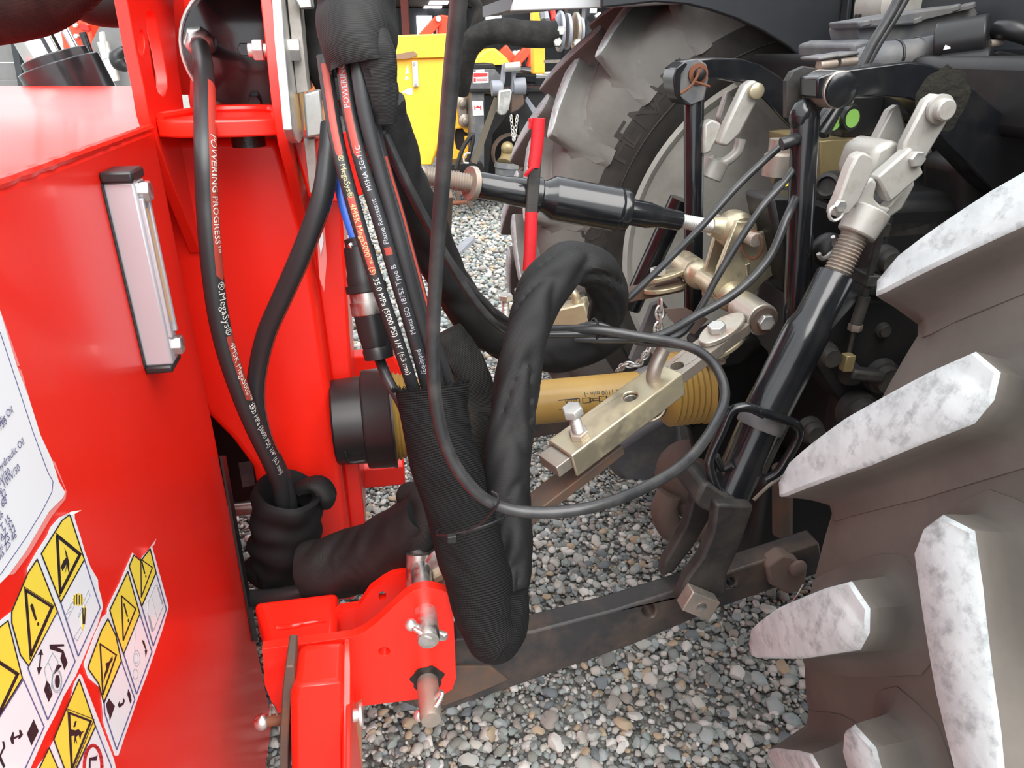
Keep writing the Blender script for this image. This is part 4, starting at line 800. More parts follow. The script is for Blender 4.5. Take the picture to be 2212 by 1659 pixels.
# lower left sleeve and collar
q = M(); q.tube(B3([(668, 1232, 1.10), (700, 1226, 1.09), (760, 1214, 1.075), (830, 1188, 1.05), (890, 1145, 1.02), (930, 1110, 1.0)]), [.056, .058, .062, .062, .058, .046], 36, 14, wrinkle(7, .10, 18)); q.obj('hose_sleeve', 'cloth_fine', label='black sleeve lying sideways on the red cross tube behind the hitch plate', cat='sleeve')
q = M(); q.tube(B3([(868, 1068, 1.05), (905, 1075, 1.03), (922, 1110, 1.0), (915, 1160, .98), (890, 1210, .99)]), [.018, .03, .032, .03, .02], 20, 8, wrinkle(14, .12, 30)); q.obj('hose_sleeve', 'cloth_fine', label='bunched black sleeve fold squeezed against the ribbed sleeve', cat='sleeve')
cp = []
def colfn(t, a, r): return r*(1+.045*math.sin(t*115+2.6*math.sin(a-.6)+1.2*math.sin(2*a))+.13*noise.noise(Vector((t*22+.4, math.cos(a)*1.3+t*9, math.sin(a)*1.3+.7))))
c0 = B(610, 1262, 1.215); c1 = B(622, 1062, 1.2); dl = (c1-c0); ll = dl.length
q = M(); q.lathe(c0, dl, [(0, .02), (.01, .045)]+[(.02+(ll-.02)*i/36, .052+.014*min(1, i/14)) for i in range(37)]+[(ll+.006, .060), (ll-.006, .05), (ll-.05, .035)], 40, cap=False, fn=colfn); co_ = q.obj('hose_sleeve', 'cloth_ribbed', label='rolled black cloth collar where two hoses enter beside the tank edge', cat='sleeve')
q = M(); q.tube([c1+U*.02+V*.02-Z*.01, c1+U*.05+V*.01+Z*.004, c1+U*.068-Z*.02, c1+U*.066-Z*.045], [.022, .026, .022, .01], 18, 8, wrinkle(15, .2, 22), flat=(Z, .55)); q.obj('turned_fold', 'cloth_fine', co_)
q = M(); q.tube(B3([(520, 1292, 1.2), (600, 1290, 1.13), (690, 1270, 1.12)]), .017, 16, 6); q.obj('hydraulic_hose', 'hose_rubber', label='short thick black hose lying along the red cross tube below the collar', cat='hose')
q = M(); q.tube(B3([(540, 1215, 1.26), (600, 1262, 1.25), (680, 1240, 1.22)]), .03, 14, 5, wrinkle(3, .1, 30)); q.obj('hose_sleeve', 'cloth_fine', label='dark sleeve end hidden under the rolled collar', cat='sleeve')
# upper left boom sleeve
q = M(); q.tube(B3([(-120, -12, 1.5), (0, -28, 1.5), (90, -45, 1.5), (150, -75, 1.5), (185, -120, 1.5)]), [.085, .083, .075, .066, .06], 28, 7, wrinkle(11, .05, 14)); q.obj('hose_sleeve', 'cloth_dusty', label='fat dark cloth sleeve crossing the top left corner above the tank', cat='sleeve')
q = M(); q.tube(B3([(170, -20, 1.75), (215, 5, 1.75), (290, 0, 1.75)]), [.05, .045, .05], 18, 5); q.obj('hose_sleeve', 'cloth_fine', label='dark sleeve end beside the slotted bracket at the top left', cat='sleeve')
# ---------------------------------------------------------------- thick cable looping through the middle
mq, oq = hose([(1025, -480, .60), (1008, -200, .64), (990, 10, .67), (976, 150, .69), (961, 330, .71), (946, 520, .73), (937, 680, .74), (935, 780, .742), (942, 870, .742), (962, 960, .74), (1002, 1033, .735), (1060, 1085, .735), (1150, 1107, .73), (1280, 1095, .73), (1400, 1050, .76), (1490, 990, .80), (1548, 910, .86), (1566, 850, .90), (1548, 795, .94), (1508, 758, .98), (1450, 738, 1.01), (1390, 728, 1.03), (1290, 712, 1.05), (1200, 712, 1.08), (1130, 710, 1.10)], .0078, 'cable_rubber', 14, 8, 'control_cable', 'thick black control cable hanging through the middle and looping round to the right', 'cable')
# zip tie
cz = B(1030, 1128, .80)
q = M(); q.ring(B(1022, 1128, .80), (B(1035, 1260, .805)-B(985, 1080, .86)), .0515, .0016, n=40, m=6, sx=1.); zt_ = q.obj('zip_tie', 'black_plastic', label='thin black zip tie around the ribbed sleeve and cable', cat='zip tie')
q = M(); q.box(B(976, 1163, .752), U*.006, V*.004, Z*.005); q.obj('tie_head', 'black_plastic', zt_, bev=.001)
q = M(); q.tube([B(1062, 1062, .73), B(1076, 1072, .722), B(1072, 1095, .722), B(1040, 1130, .738), B(1000, 1152, .748)], .0015, 6, 6); q.obj('tie_strap', 'black_plastic', zt_)
# thin cables
hose([(824, 282, .99), (865, 375, 1.0), (920, 480, 1.015), (990, 590, 1.03), (1050, 655, 1.05), (1090, 692, 1.07), (1160, 717, 1.09), (1280, 708, 1.10), (1340, 660, 1.10), (1420, 585, 1.10), (1510, 495, 1.10), (1600, 395, 1.11), (1690, 312, 1.12)], .0058, 'cable_rubber', 10, 8, 'signal_cable', 'thin black cable running from the bundle up to the plug on the near lift ram', 'cable')
hose([(832, 290, .98), (880, 395, .985), (935, 500, 1.0), (1000, 612, 1.015), (1060, 690, 1.03), (1110, 722, 1.05), (1200, 722, 1.06), (1320, 722, 1.06), (1400, 738, 1.06), (1470, 722, 1.06), (1510, 670, 1.06), (1560, 580, 1.06), (1640, 455, 1.07), (1700, 385, 1.09), (1760, 290, 1.14), (1800, 230, 1.16)], .0058, 'cable_rubber', 10, 8, 'signal_cable', 'thin black cable passing between top link and bracket, behind the near lift ram', 'cable')
hose([(1240, 730, 1.07), (1330, 732, 1.055), (1420, 726, 1.04), (1500, 685, 1.03), (1590, 632, 1.03), (1660, 560, 1.04), (1700, 470, 1.06), (1722, 420, 1.1)], .0072, 'cable_rubber', 10, 8, 'signal_cable', 'black cable bowing low across the gold bracket to the near lift ram', 'cable')
hose([(1200, 725, 1.09), (1280, 700, 1.07), (1330, 715, 1.06), (1380, 740, 1.05), (1450, 745, 1.02), (1495, 752, 1.0)], .0052, 'cable_rubber', 10, 8, 'signal_cable', 'short twisted black cable strand at the tied cable knot', 'cable')
q = M(); q.ring(B(1284, 714, 1.075), B(1300, 713, 1.07)-B(1270, 713, 1.07), .020, .0022, n=24, m=6); q.obj('zip_tie', 'black_plastic', label='black zip tie binding the cable knot below the arch', cat='zip tie')
for k, (x0, x1) in enumerate(((1945, 0), (1975, 0))):
    hose([(2090+k*40, -320, 1.2), (1990+k*26, -120, 1.2), (1935+k*14, 10, 1.2), (1885+k*12, 95, 1.2), (1845+k*8, 175, 1.2), (1815+k*4, 225, 1.2), (1775+k*8, 292, 1.18)], .0085 if k == 0 else .007, 'cable_rubber', 10, 6, 'control_cable', ('thick black cable rising to the top edge past the lift arm, left of a pair', 'thinner black cable rising to the top edge past the lift arm, right of a pair')[k], 'cable')
# blue hose and round connector
hose([(728, 360, 1.12), (738, 420, 1.10), (752, 470, 1.08), (772, 525, 1.05)], .0085, 'blue_plastic', 14, 6, 'air_hose', 'short bright blue hose ending at the round plug connector', 'hose')
t = thing('plug_connector', 'round black plug connector with a knurled silver ring hanging by the mast', 'connector', B(785, 630, 1.02))
ca = B(771, 512, 1.05); cb = B(812, 735, 1.01); dd = (cb-ca).normalized(); Lc = (cb-ca).length
q = M(); q.lathe(ca, dd, [(0, .012), (.002, .019), (.012, .019), (.014, .022), (.050, .024), (.058, .026), (.070, .026), (.072, .022)], 22); q.obj('upper_shell', 'black_plastic', t)
q = M(); q.lathe(ca+dd*.068, dd, [(0, .030), (.010, .030), (.012, .026)], 22); q.obj('flange', 'black_plastic', t)
q = M(); q.lathe(ca+dd*.080, dd, [(0, .026), (.012, .026), (.0125, .0275), (.03, .0275), (.032, .026)], 60, fn=lambda t_, a, r: r*(1+(.012*math.cos(a*30) if .012 < t_ < .031 else 0))); q.obj('knurled_ring', 'steel', t)
q = M(); q.lathe(ca+dd*.110, dd, [(0, .026), (.03, .025), (.05, .022), (.056, .019)], 22, fn=lambda t_, a, r: r*(1+.04*math.cos(a*6))); q.obj('lower_shell', 'black_plastic', t)
q = M(); q.lathe(ca+dd*.160, dd, [(0, .022), (.006, .024), (.018, .023), (.019, .017), (.006, .016)], 22, cap=False, fn=lambda t_, a, r: r*(1+.06*math.cos(a*2))); q.obj('cable_clamp', 'black_plastic', t)
for pp in ((758, 531), (805, 714)):
    q = M(); q.ball(B(*pp, 1.005 if pp[1] > 600 else 1.03), .005, n=10); q.obj('screw', 'chrome', t)
hose([(806, 722, 1.02), (818, 770, 1.01), (838, 820, .98), (862, 862, .96), (880, 900, .95)], .008, 'cable_rubber', 12, 6, 'signal_cable', 'black cable from the round plug connector down into the ribbed sleeve', 'cable')
# ============================================================ TRACTOR (right)
tr = thing('tractor', 'dark tractor rear end with two large lugged tyres, lift arms and mudguard', 'tractor', W(1.23, 1.3, 0))
UWc, ZWc, RT = 1.23, .8, .83
PROF = [(0, .776), (.08, .776), (.13, .773), (.16, .766), (.18, .750), (.195, .715), (.207, .65), (.205, .60), (.192, .55), (.172, .512), (.16, .50)]
def rbase(h):
    h = abs(h)
    for (h0, r0), (h1, r1) in zip(PROF[:7], PROF[1:7]):
        if h0 <= h <= h1: return r0+(r1-r0)*(h-h0)/(h1-h0)
    return PROF[6][1]
def wheel(bc, sgn, nm):   # sgn: +1 when the inner side faces +b
    c = W(UWc, bc, ZWc)
    pr = [(-h, r) for h, r in reversed(PROF)]+[(h, r) for h, r in PROF[1:]]
    q = M(); q.lathe(c, V, pr, 120, cap=False)
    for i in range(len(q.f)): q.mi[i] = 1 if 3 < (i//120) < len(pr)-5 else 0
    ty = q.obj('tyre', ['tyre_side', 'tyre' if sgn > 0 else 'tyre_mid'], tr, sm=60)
    ty.location = c; 
    for v in ty.data.vertices: v.co += (WL[ty.name]-c)
    WL[ty.name] = c; ty.matrix_parent_inverse = Matrix.Translation(-WL[tr.name])
    # one lug on each half, then turned round the wheel
    core = [(.187, -1.1), (.180, 1.0), (.130, 6.4), (.070, 11.8), (.042, 14.0), (.012, 13.6), (.003, 12.2), (.006, 10.6), (.075, 5.0), (.166, -1.5), (.176, -2.0)]
    for half in (1, -1):
        P = []
        for i in range(len(core)):
            a, b = core[i], core[(i+1) % len(core)]; k = 4 if math.hypot((a[0]-b[0]), math.radians(a[1]-b[1])*RT) > .04 else 2
            for j in range(k): P.append((a[0]+(b[0]-a[0])*j/k, math.radians(a[1]+(b[1]-a[1])*j/k)*RT))
        n = len(P); cx = sum(p[0] for p in P)/n; cy = sum(p[1] for p in P)/n
        area = sum(P[i][0]*P[(i+1) % n][1]-P[(i+1) % n][0]*P[i][1] for i in range(n))
        def off(d):
            out = []
            for i in range(n):
                a, b = P[i-1], P[(i+1) % n]; tx, ty_ = b[0]-a[0], b[1]-a[1]; l = math.hypot(tx, ty_); s_ = 1 if area > 0 else -1
                out.append((P[i][0]+s_*ty_/l*d, P[i][1]-s_*tx/l*d))
            return out
        rings = []
        for d, dr in ((-.003, 0), (0, .0035), (.0012, .012), (.0025, .028), (.0045, .040), (.0095, -.008), (.017, -.003), (.027, None), (.031, 'in')):
            row = []
            for (h, y) in off(d):
                hb = rbase(min(h, .206))
                if h > .19 and dr is None: r = hb+.002; h = min(h, .213)
                elif dr is None: r = hb+.0015
                elif dr == 'in': r = hb-.012
                elif dr < 0: r = hb-dr
                else:
                    r = RT-dr-max(0, h-.16)*.12
                    lim = hb+.010; r = max(r, lim)
                row.append((h, y/RT, r))
            rings.append(row)
        vs = []
        for row in rings:
            for h, th, r in row: vs.append(W(-r*math.cos(th), h*half*sgn, r*math.sin(th)))
        fs = []
        top = list(range(n)); tri = tessellate_polygon([[Vector((p[0], p[1], 0)) for p in off(-.003)]])
        for t_ in tri: fs.append(list(t_))
        nt_ = len(fs)
        for i in range(len(rings)-1):
            for k in range(n): k2 = (k+1) % n; fs.append([i*n+k, i*n+k2, (i+1)*n+k2, (i+1)*n+k])
        # consistent outward normals
        out = []
        ctr = sum(vs, Vector((0, 0, 0)))/len(vs)
        for fi, f in enumerate(fs):
            a, b, c2 = vs[f[0]], vs[f[1]], vs[f[2]]; nn = (b-a).cross(c2-a)
            ref = (a+b+c2)/3-W(-.70*math.cos(cy/RT), cx*half*sgn, .70*math.sin(cy/RT))
            out.append(f if nn.dot(ref) > 0 else f[::-1])
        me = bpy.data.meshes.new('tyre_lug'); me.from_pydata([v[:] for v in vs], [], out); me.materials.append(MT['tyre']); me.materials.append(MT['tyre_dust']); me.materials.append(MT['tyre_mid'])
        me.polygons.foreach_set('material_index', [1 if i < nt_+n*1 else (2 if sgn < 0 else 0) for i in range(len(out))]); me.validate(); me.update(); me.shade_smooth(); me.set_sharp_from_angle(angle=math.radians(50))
        for k in range(22):
            th = math.radians(9.3+k*360/22-(0 if half == 1 else 8.2))
            o = bpy.data.objects.new('tyre_lug', me); COL.objects.link(o); o.parent = ty; o.matrix_basis = Matrix.Rotation(th, 4, V)
    # rim
    q = M(); s = sgn
    prr = [(.15*s, .50), (.168*s, .525), (.176*s, .525), (.176*s, .505), (.15*s, .48), (.10*s, .455), (.02*s, .44), (-.02*s, .40), (-.03*s, .25), (-.03*s, .14)]
    if s < 0: prr = prr
    q.lathe(c, V, prr, 80, cap=True); q.obj('wheel_rim', 'rim_grey', tr, sm=40)
    return ty
near_t = wheel(.42, 1, 'near'); far_t = wheel(2.18, -1, 'far')
# raised letters on the far tyre wall
q = M()
for ch, th in (('G', 4), ('H', 25), ('E', 30), ('N', 35), ('A', 40.5), ('N', 46)):
    vs, fs = textmesh(ch, .10); h0 = .2035
    for hh in (0,):
        P = []
        for x, y in vs:
            r = .60+y; a = math.radians(th)+(x)/.62; P.append(W(UWc-r*math.cos(a), 2.18-.0012-np.interp(r, [.512, .55, .60, .65, .715, .75], [.172, .192, .205, .207, .195, .18]), ZWc+r*math.sin(a)))
        q.add(P, fs)
q.obj('raised_letters', 'tyre_side', far_t, sm=0, kind='stuff')
for r in (.585, .72):
    q = M(); q.ring(W(UWc, 2.18-.2055 if r < .6 else 2.18-.190, ZWc), V, r, .002, n=120, m=5); q.obj('wall_ring', 'tyre_side', far_t)
for k in range(9):
    q = M(); a = math.radians(20+k*40); q.hexa(W(UWc-.2*math.cos(a), 2.18+.03, ZWc+.2*math.sin(a)), -V, .018, .02); q.obj('wheel_nut', 'bare_steel', tr)
for L_ in ([(1585, 330), (1622, 305), (1600, 345), (1588, 350)], [(1522, 385), (1552, 368), (1534, 395), (1524, 400)]):
    q = M(); q.prism(Bs(L_, 2.10), V*.003); q.obj('yellow_mark', 'sticker_yellow', tr, sm=0)
# mudguard
q = M(); pth = [B(1106, 20, 2.0), B(1200, 12, 2.0), B(1300, 2, 2.0), B(1400, -25, 2.0), B(1500, -70, 2.0), B(1600, -130, 2.0)]
for a, b in zip(pth[:-1], pth[1:]): q.add([a, b, b+V*.5, a+V*.5, a+Z*.03, b+Z*.03, b+V*.5+Z*.03, a+V*.5+Z*.03], [[3, 2, 1, 0], [4, 5, 6, 7], [0, 1, 5, 4], [2, 3, 7, 6], [0, 4, 7, 3], [1, 2, 6, 5]])
q.obj('mudguard_top', 'fender_grey', tr)
q = M(); q.prism(Bs([(1104, 24), (1112, -4), (1150, -20), (1290, -40), (1480, -100), (1480, 8), (1300, 17)], 1.98), V*.02); q.obj('mudguard_lip', 'fender_pale', tr, bev=.003)
q = M(); q.prism(Bs([(1300, 17), (1420, 4), (1480, 8), (1530, 20), (1590, 40), (1650, 68), (1705, 102), (1762, 152), (1800, 190), (1900, 190), (1900, -160), (1300, -160)], 1.9), V*.02); q.obj('mudguard_skirt', 'fender_grey', tr, bev=.004)
for x in (1820, 1834):
    q = M(); q.bar(B(x, 100, 1.88), B(x+18, -80, 1.88), .012, .03, up=V); q.obj('skirt_rib', 'fender_grey', tr, bev=.003)
q = M(); q.prism(Bs([(1766, 90), (1846, 86), (1852, 30), (1862, 30), (1860, 110), (1766, 120)], 1.7), V*.01); q.obj('bracket', 'black_dull', tr, bev=.002)
q = M(); q.hexa(B(1781, 100, 1.7), -V, .011, .012); q.obj('screw', 'steel', tr)
# dark castings
q = M(); q.ubz(.86, 2.2, 1.12, 1.5, .52, 1.12); q.obj('gearbox_housing', 'black_dull', tr, bev=.03, seg=3)
q = M(); q.ubz(1.0, 2.2, .75, 1.95, 1.22, 1.34); q.obj('cab_floor', 'black_dull', tr, bev=.02)
q = M(); q.ubz(1.25, 2.6, .62, 1.98, 1.30, 2.6); q.obj('cab_rear', 'fender_grey', tr, bev=.05)
q = M(); q.lathe(W(UWc, .5, ZWc), V, [(0, .14), (.25, .14), (.3, .16), (.5, .19), (.62, .21), (1.0, .21), (1.1, .19), (1.3, .15), (1.55, .14)], 28); q.obj('axle_housing', 'black_dull', tr)
q = M(); q.prism(Bs([(1850, 640), (1990, 640), (1990, 900), (1830, 880), (1770, 790), (1780, 720)], 1.05), V*.1); q.obj('axle_bracket', 'black_dull', tr, bev=.012)
for (x, y, r, l) in ((1779, 762, .018, .03), (1905, 560, .02, .03), (1905, 712, .011, .012), (1845, 880, .03, .04), (1900, 810, .026, .03), (1834, 806, .017, .02), (1745, 925, .02, .03)):
    q = M(); c = B(x, y, 1.05); q.lathe(c, -V, [(0, r*1.3), (l*.5, r*1.2), (l*.55, r), (l, r*.9)], 18); q.obj('casting_boss', 'black_dusty', tr)
q = M(); q.bar(B(1832, 804, 1.03), B(1902, 812, 1.03), .02, .03, up=V); q.obj('crank_lever', 'black_dusty', tr, bev=.006)
q = M(); q.cyl(B(1908, 480, 1.02), B(1868, 640, 1.03), .006, n=10); q.cyl(B(1868, 640, 1.03), B(1846, 710, 1.03), .010, n=12); q.cyl(B(1846, 710, 1.03), B(1832, 770, 1.03), .004, n=10); q.obj('control_rod', 'black_dusty', tr)
q = M(); q.hexa(B(1849, 700, 1.03), (B(1846, 712, 1.03)-B(1849, 700, 1.03)), .012, .012); q.obj('rod_nut', 'bare_steel', tr)
q = M(); q.bar(B(1834, 765, 1.02), B(1826, 800, 1.02), .018, .018, up=V); q.obj('rod_clevis', 'oil_tank', tr, bev=.002)
q = M(); q.prism(Bs([(1880, 595), (1960, 598), (1960, 622), (1872, 622)], 1.02), V*.05); q.obj('rod_bracket', 'black_dusty', tr, bev=.003)
q = M(); q.prism(Bs([(1660, 430), (1760, 430), (1900, 480), (2000, 470), (2100, 440), (2100, 640), (1700, 640)], 1.2), V*.1); q.obj('valve_body', 'black_dull', tr, bev=.01)
q = M(); q.prism(Bs([(2080, 340), (2200, 330), (2230, 420), (2200, 520), (2080, 500)], 1.1), V*.12); q.obj('side_cover', 'black_dull', tr, bev=.03, seg=3)
q = M(); q.prism(Bs([(1900, 480), (2030, 470), (2030, 510), (1900, 520)], 1.12), V*.06); q.obj('valve_step', 'black_dusty', tr, bev=.006)
q = M(); q.ball(B(1790, 540, 1.1), .03, n=16); q.obj('ball_knob', 'black_dull', tr)
q = M(); q.ring(B(1785, 533, 1.07), -V+U*.4, .02, .004, .5, 4, n=16, m=6); q.obj('wire_clip', 'zinc', tr)
# oil box, couplers and green caps between the lift arms
q = M(); q.prism(Bs([(1772, 305), (1800, 302), (1900, 300), (1925, 280), (1925, 420), (1772, 430)], 1.33), V*.2); q.obj('oil_box', 'oil_tank', tr, bev=.012, seg=3)
q = M(); q.prism(Bs([(1830, 205), (1935, 205), (1935, 295), (1820, 300)], 1.36), V*.15); q.obj('coupler_block', 'black_plastic', tr, bev=.006)
for (x, y) in ((1824, 254), (1785, 260)):
    q = M(); q.lathe(B(x, y, 1.34), -V+U*.2, [(0, .026), (.012, .027), (.02, .022)], 22); cp_ = q.obj('coupler_cap', 'black_plastic', tr)
    q = M(); q.lathe(B(x, y, 1.34)+(-V+U*.2).normalized()*.0201, -V+U*.2, [(0, .017), (.001, .017)], 20); q.obj('green_disc', 'green_mark', cp_)
q = M(); q.cyl(B(1812, 222, 1.3), B(1838, 217, 1.3), .009); q.obj('cap_hinge', 'bare_steel', tr)
q = M(); q.lathe(B(1800, 400, 1.3), B(1780, 403, 1.24)-B(1800, 400, 1.3), [(0, .028), (.03, .028), (.06, .024), (.064, .018), (.058, .014)], 22); q.obj('coupler', 'black_dusty', tr)
for k, (x, y) in enumerate(((1685, 420), (1690, 300))):
    c = B(x, y, 1.36); q = M(); q.lathe(c-Z*.07, Z, [(0, .03), (.04, .03), (.045, .024), (.07, .024)], 20); q.obj('coupler_pipe', 'chrome' if k == 0 else 'bare_steel', tr)
c = B(1690, 425, 1.32); q = M(); q.lathe(c, -V+Z*.5, [(0, .03), (.015, .031), (.02, .026)], 22); cc = q.obj('dust_cap', 'black_plastic', tr)
q = M(); ax = (-V+Z*.5).normalized(); x_, y_ = ortho(ax); n_ = 48
q.prism([c+ax*.0205+(x_*math.cos(a)+y_*math.sin(a))*(.021 if (i//2) % 2 else .024) for i, a in enumerate([2*math.pi*i/n_ for i in range(n_)])], ax*.0008, [circ(c+ax*.0205, x_, y_, .015, 16)]); q.obj('gear_mark', 'sticker_yellow', cc, sm=0)
# electrics above the lift arm
q = M(); q.prism(Bs([(1852, 62), (1860, 45), (1900, 42), (1990, 22), (2070, 12), (2105, 16), (2112, 28), (2100, 62), (1998, 86), (1985, 122), (1862, 120)], 1.45), V*.1); cv = q.obj('control_box', 'grey_plastic', tr, bev=.006)
q = M(); q.prism(Bs([(1850, 46), (1990, 22), (2100, 8), (2102, 18), (1992, 44), (1985, 52), (1856, 62)], 1.43), V*.1); q.obj('box_lid', 'grey_plastic', cv, bev=.004)
for (x, y) in ((1866, 50), (1976, 44), (2058, 18), (2090, 14)):
    q = M(); q.cyl(B(x, y+6, 1.44), B(x, y-6, 1.44), .014); q.obj('screw_boss', 'grey_plastic', cv, bev=.002)
q = M(); q.tube(B3([(1860, 140, 1.36), (1900, 128, 1.34), (1960, 120, 1.33), (2018, 112, 1.33)]), [.03, .03, .028, .03], 18, 6); q.obj('intake_pipe', 'grey_plastic', tr)
for x in (1930, 1975):
    q = M(); q.ring(B(x, 124 if x == 1930 else 119, 1.333), U, .030, .0025, n=24, m=6); q.obj('pipe_band', 'black_plastic', tr)
q = M(); q.prism(Bs([(1840, 95), (1870, 85), (2000, 95), (2020, 118), (1990, 128), (1842, 128)], 1.4), V*.2); q.obj('valve_top', 'grey_plastic', tr, bev=.01)
for (x0, y0, x1, y1, r, b) in ((2022, 95, 2136, 76, .036, 1.3), (2030, 150, 2140, 140, .032, 1.28)):
    q = M(); q.cyl(B(x0, y0, b), B(x1, y1, b-.06), r, n=28); q.obj('solenoid', 'black_plastic', tr, bev=.004)
q = M(); q.prism(Bs([(2043, 97), (2058, 104), (2038, 108)], 1.255), V*.001); q.obj('arrow_mark', 'sticker_white', tr, sm=0)
q = M(); q.cyl(B(2136, 95, 1.24), B(2162, 92, 1.24), .007); q.obj('bolt', 'bare_steel', tr)
for (L_, r) in (([(2155, 65, 1.25), (2190, 66, 1.22), (2240, 82, 1.2)], .017), ([(2150, 128, 1.25), (2190, 138, 1.22), (2250, 165, 1.2)], .015), ([(2140, 160, 1.28), (2200, 155, 1.25), (2260, 165, 1.2)], .010), ([(2190, 170, 1.3), (2210, 195, 1.3), (2240, 200, 1.3)], .016)):
    q = M(); q.tube(B3(L_), r, 14, 6); q.obj('wiring_tube', 'black_plastic', tr)
for (x, y) in ((1790, 138), (1833, 132)):
    q = M(); q.cyl(B(x-22, y+4, 1.28), B(x+14, y, 1.28), .010, n=14); q.obj('hinge_pin', 'bare_steel', tr)
    q = M(); q.prism(Bs([(x-24, y-14), (x+24, y-22), (x+26, y-14), (x-22, y-6)], 1.27), V*.06); q.obj('hinge_cap', 'grey_plastic', tr, bev=.003)
q = M(); q.lathe(B(1903, 10, 1.75), -V, [(0, .07), (.1, .07), (.115, .055)], 28); q.obj('white_flask', 'rim_grey', tr)
# ---------------------------------------------------------------- lift arms
q = M(); q.prism(Bs([(1765, 168), (1800, 155), (1860, 146), (1920, 138), (1965, 133), (2010, 139), (2060, 158), (2110, 195), (2165, 242), (2212, 290), (2280, 350), (2280, 520), (2150, 420), (2085, 350), (2035, 300), (2005, 250), (1985, 222), (1955, 211), (1900, 207), (1800, 215), (1765, 212)], 1.062), V*.05); la = q.obj('lift_arm', 'black_paint', tr, bev=.005)
c = B(1765, 190, 1.12); 
q = M(); q.lathe(W(c.dot(U), 1.12, c.z), -V, [(0, .027), (.062, .027), (.064, .024)], 26); q.obj('arm_eye', 'bare_steel', la)
q = M(); q.lathe(W(c.dot(U), 1.057, c.z), -V, [(0, .0255), (.006, .0255), (.009, .018)], 24); q.obj('eye_cap', 'black_paint', la)
mo = M(); cc_ = B(2035, 215, 1.062); vs = []; fs = []
for i in range(9):
    for k in range(30):
        a = 2*math.pi*k/30; r = .050*i/8*(1+.35*noise.noise(Vector((math.cos(a)*2, math.sin(a)*2, 4)))); h = .005*(1-(i/8)**2)*(1+.5*noise.noise(Vector((r*90*math.cos(a), r*90*math.sin(a), 2))))
        vs.append(cc_+U*(r*math.cos(a)*.95)+Z*(r*math.sin(a))-V*max(h, -.001))
for i in range(8):
    for k in range(30): k2 = (k+1) % 30; fs.append([i*30+k, i*30+k2, (i+1)*30+k2, (i+1)*30+k])
mo.add(vs, fs); mo.obj('moss_patch', 'moss', la)
q = M(); q.prism(Bs([(1700, 175), (1712, 155), (1740, 143), (1770, 148), (1790, 175), (1790, 210), (1765, 258), (1700, 256)], 1.125), V*.014); q.obj('ram_fork', 'black_dusty', tr, bev=.002)
q = M(); q.prism(Bs([(1480, 130), (1540, 125), (1600, 127), (1645, 140), (1685, 165), (1715, 195), (1760, 250), (1760, 320), (1700, 270), (1650, 215), (1610, 180), (1560, 170), (1480, 172)], 1.53), V*.06); la2 = q.obj('lift_arm', 'black_paint', tr, bev=.006)
# lift rams
def ram(nm, lab, x0, y0, x1, y1, b0, b1, r):
    t = thing(nm, lab, 'ram', B(x1, y1, b1)); q = M(); a, b = B(x0, y0, b0), B(x1, y1, b1); d = (b-a).normalized()
    q.lathe(a, d, [(0, r*.4), (.006, r*.85), (.016, r), ((b-a).length, r)], 26); q.obj('tube', 'black_paint', t); return t, a, d
t, a, d = ram('lift_ram', 'upright black lift ram hanging from the near lift arm', 1741, 232, 1712, 830, 1.10, 1.10, .0215)
q = M(); q.ball(a+d*.012-U*.006, .02, (1, 1, 1.3), n=16); q.obj('weld_cap', 'black_paint', t)
q = M(); q.tube(B3([(1688, 312, 1.08), (1708, 305, 1.08), (1718, 300, 1.09)]), .010, 10, 4); q.obj('cable_plug', 'black_plastic', t)
t, a, d = ram('lift_ram', 'upright black lift ram hanging from the far lift arm with a rusty split pin', 1499, 195, 1497, 700, 1.55, 1.55, .0215)
q = M(); q.prism(Bs([(1455, 165), (1463, 143), (1480, 132), (1510, 127), (1528, 140), (1531, 170), (1522, 215), (1492, 228), (1460, 205)], 1.52), V*.02); q.obj('head_plate', 'grey_plastic', t, bev=.003)
q = M(); q.prism(Bs([(1454, 170), (1460, 148), (1478, 134), (1486, 138), (1472, 160), (1470, 205), (1485, 228), (1475, 226), (1458, 205)], 1.5), V*.06); q.obj('fork_edge', 'black_paint', t, bev=.002)
q = M(); c = B(1507, 160, 1.52); q.lathe(c, -V, [(0, .021), (.005, .021), (.006, .013)], 22); q.obj('washer', 'rust', t); q = M(); q.lathe(c-V*.004, -V, [(0, .012), (.012, .012), (.014, .009)], 18); q.obj('pin', 'black_dull', t)
q = M(); q.tube([B(1470, 202, 1.49), B(1495, 183, 1.49), B(1513, 150, 1.49), B(1511, 143, 1.49)], .003, 8, 4); q.tube([B(1500, 176, 1.49), B(1533, 187, 1.49)], .0025, 8, 1); q.obj('split_pin', 'rust', t)
# ---------------------------------------------------------------- near lift rod
t = thing('lift_rod', 'near adjustable lift rod with silver clevis, black tube and looped handle', 'linkage', B(1515, 1310, .87))
q = M(); pz = [(1955, 308), (2003, 216), (2022, 203), (2040, 205), (2055, 222), (2058, 242), (2046, 266), (1995, 352), (1980, 362), (1962, 358), (1948, 340)]
q.prism(Bs(pz, .99), V*.018); q.obj('clevis_link', 'silver_paint', t, bev=.004)
q = M(); q.prism(Bs([(1885, 318), (1925, 238), (1945, 225), (1965, 300), (1930, 345), (1895, 340)], 1.10), V*.02); q.obj('clevis_link', 'silver_paint', t, bev=.004)
q = M(); q.prism(Bs([(1893, 320), (1930, 300), (1962, 322), (1958, 352), (1905, 410), (1880, 402), (1875, 370)], 1.015), V*.085); q.obj('knuckle', 'silver_paint', t, bev=.01, seg=3)
q = M(); q.bar(B(1972, 345, .992), B(1898, 410, .985), .05, .022, up=V); q.obj('knuckle_strap', 'silver_paint', t, bev=.004)
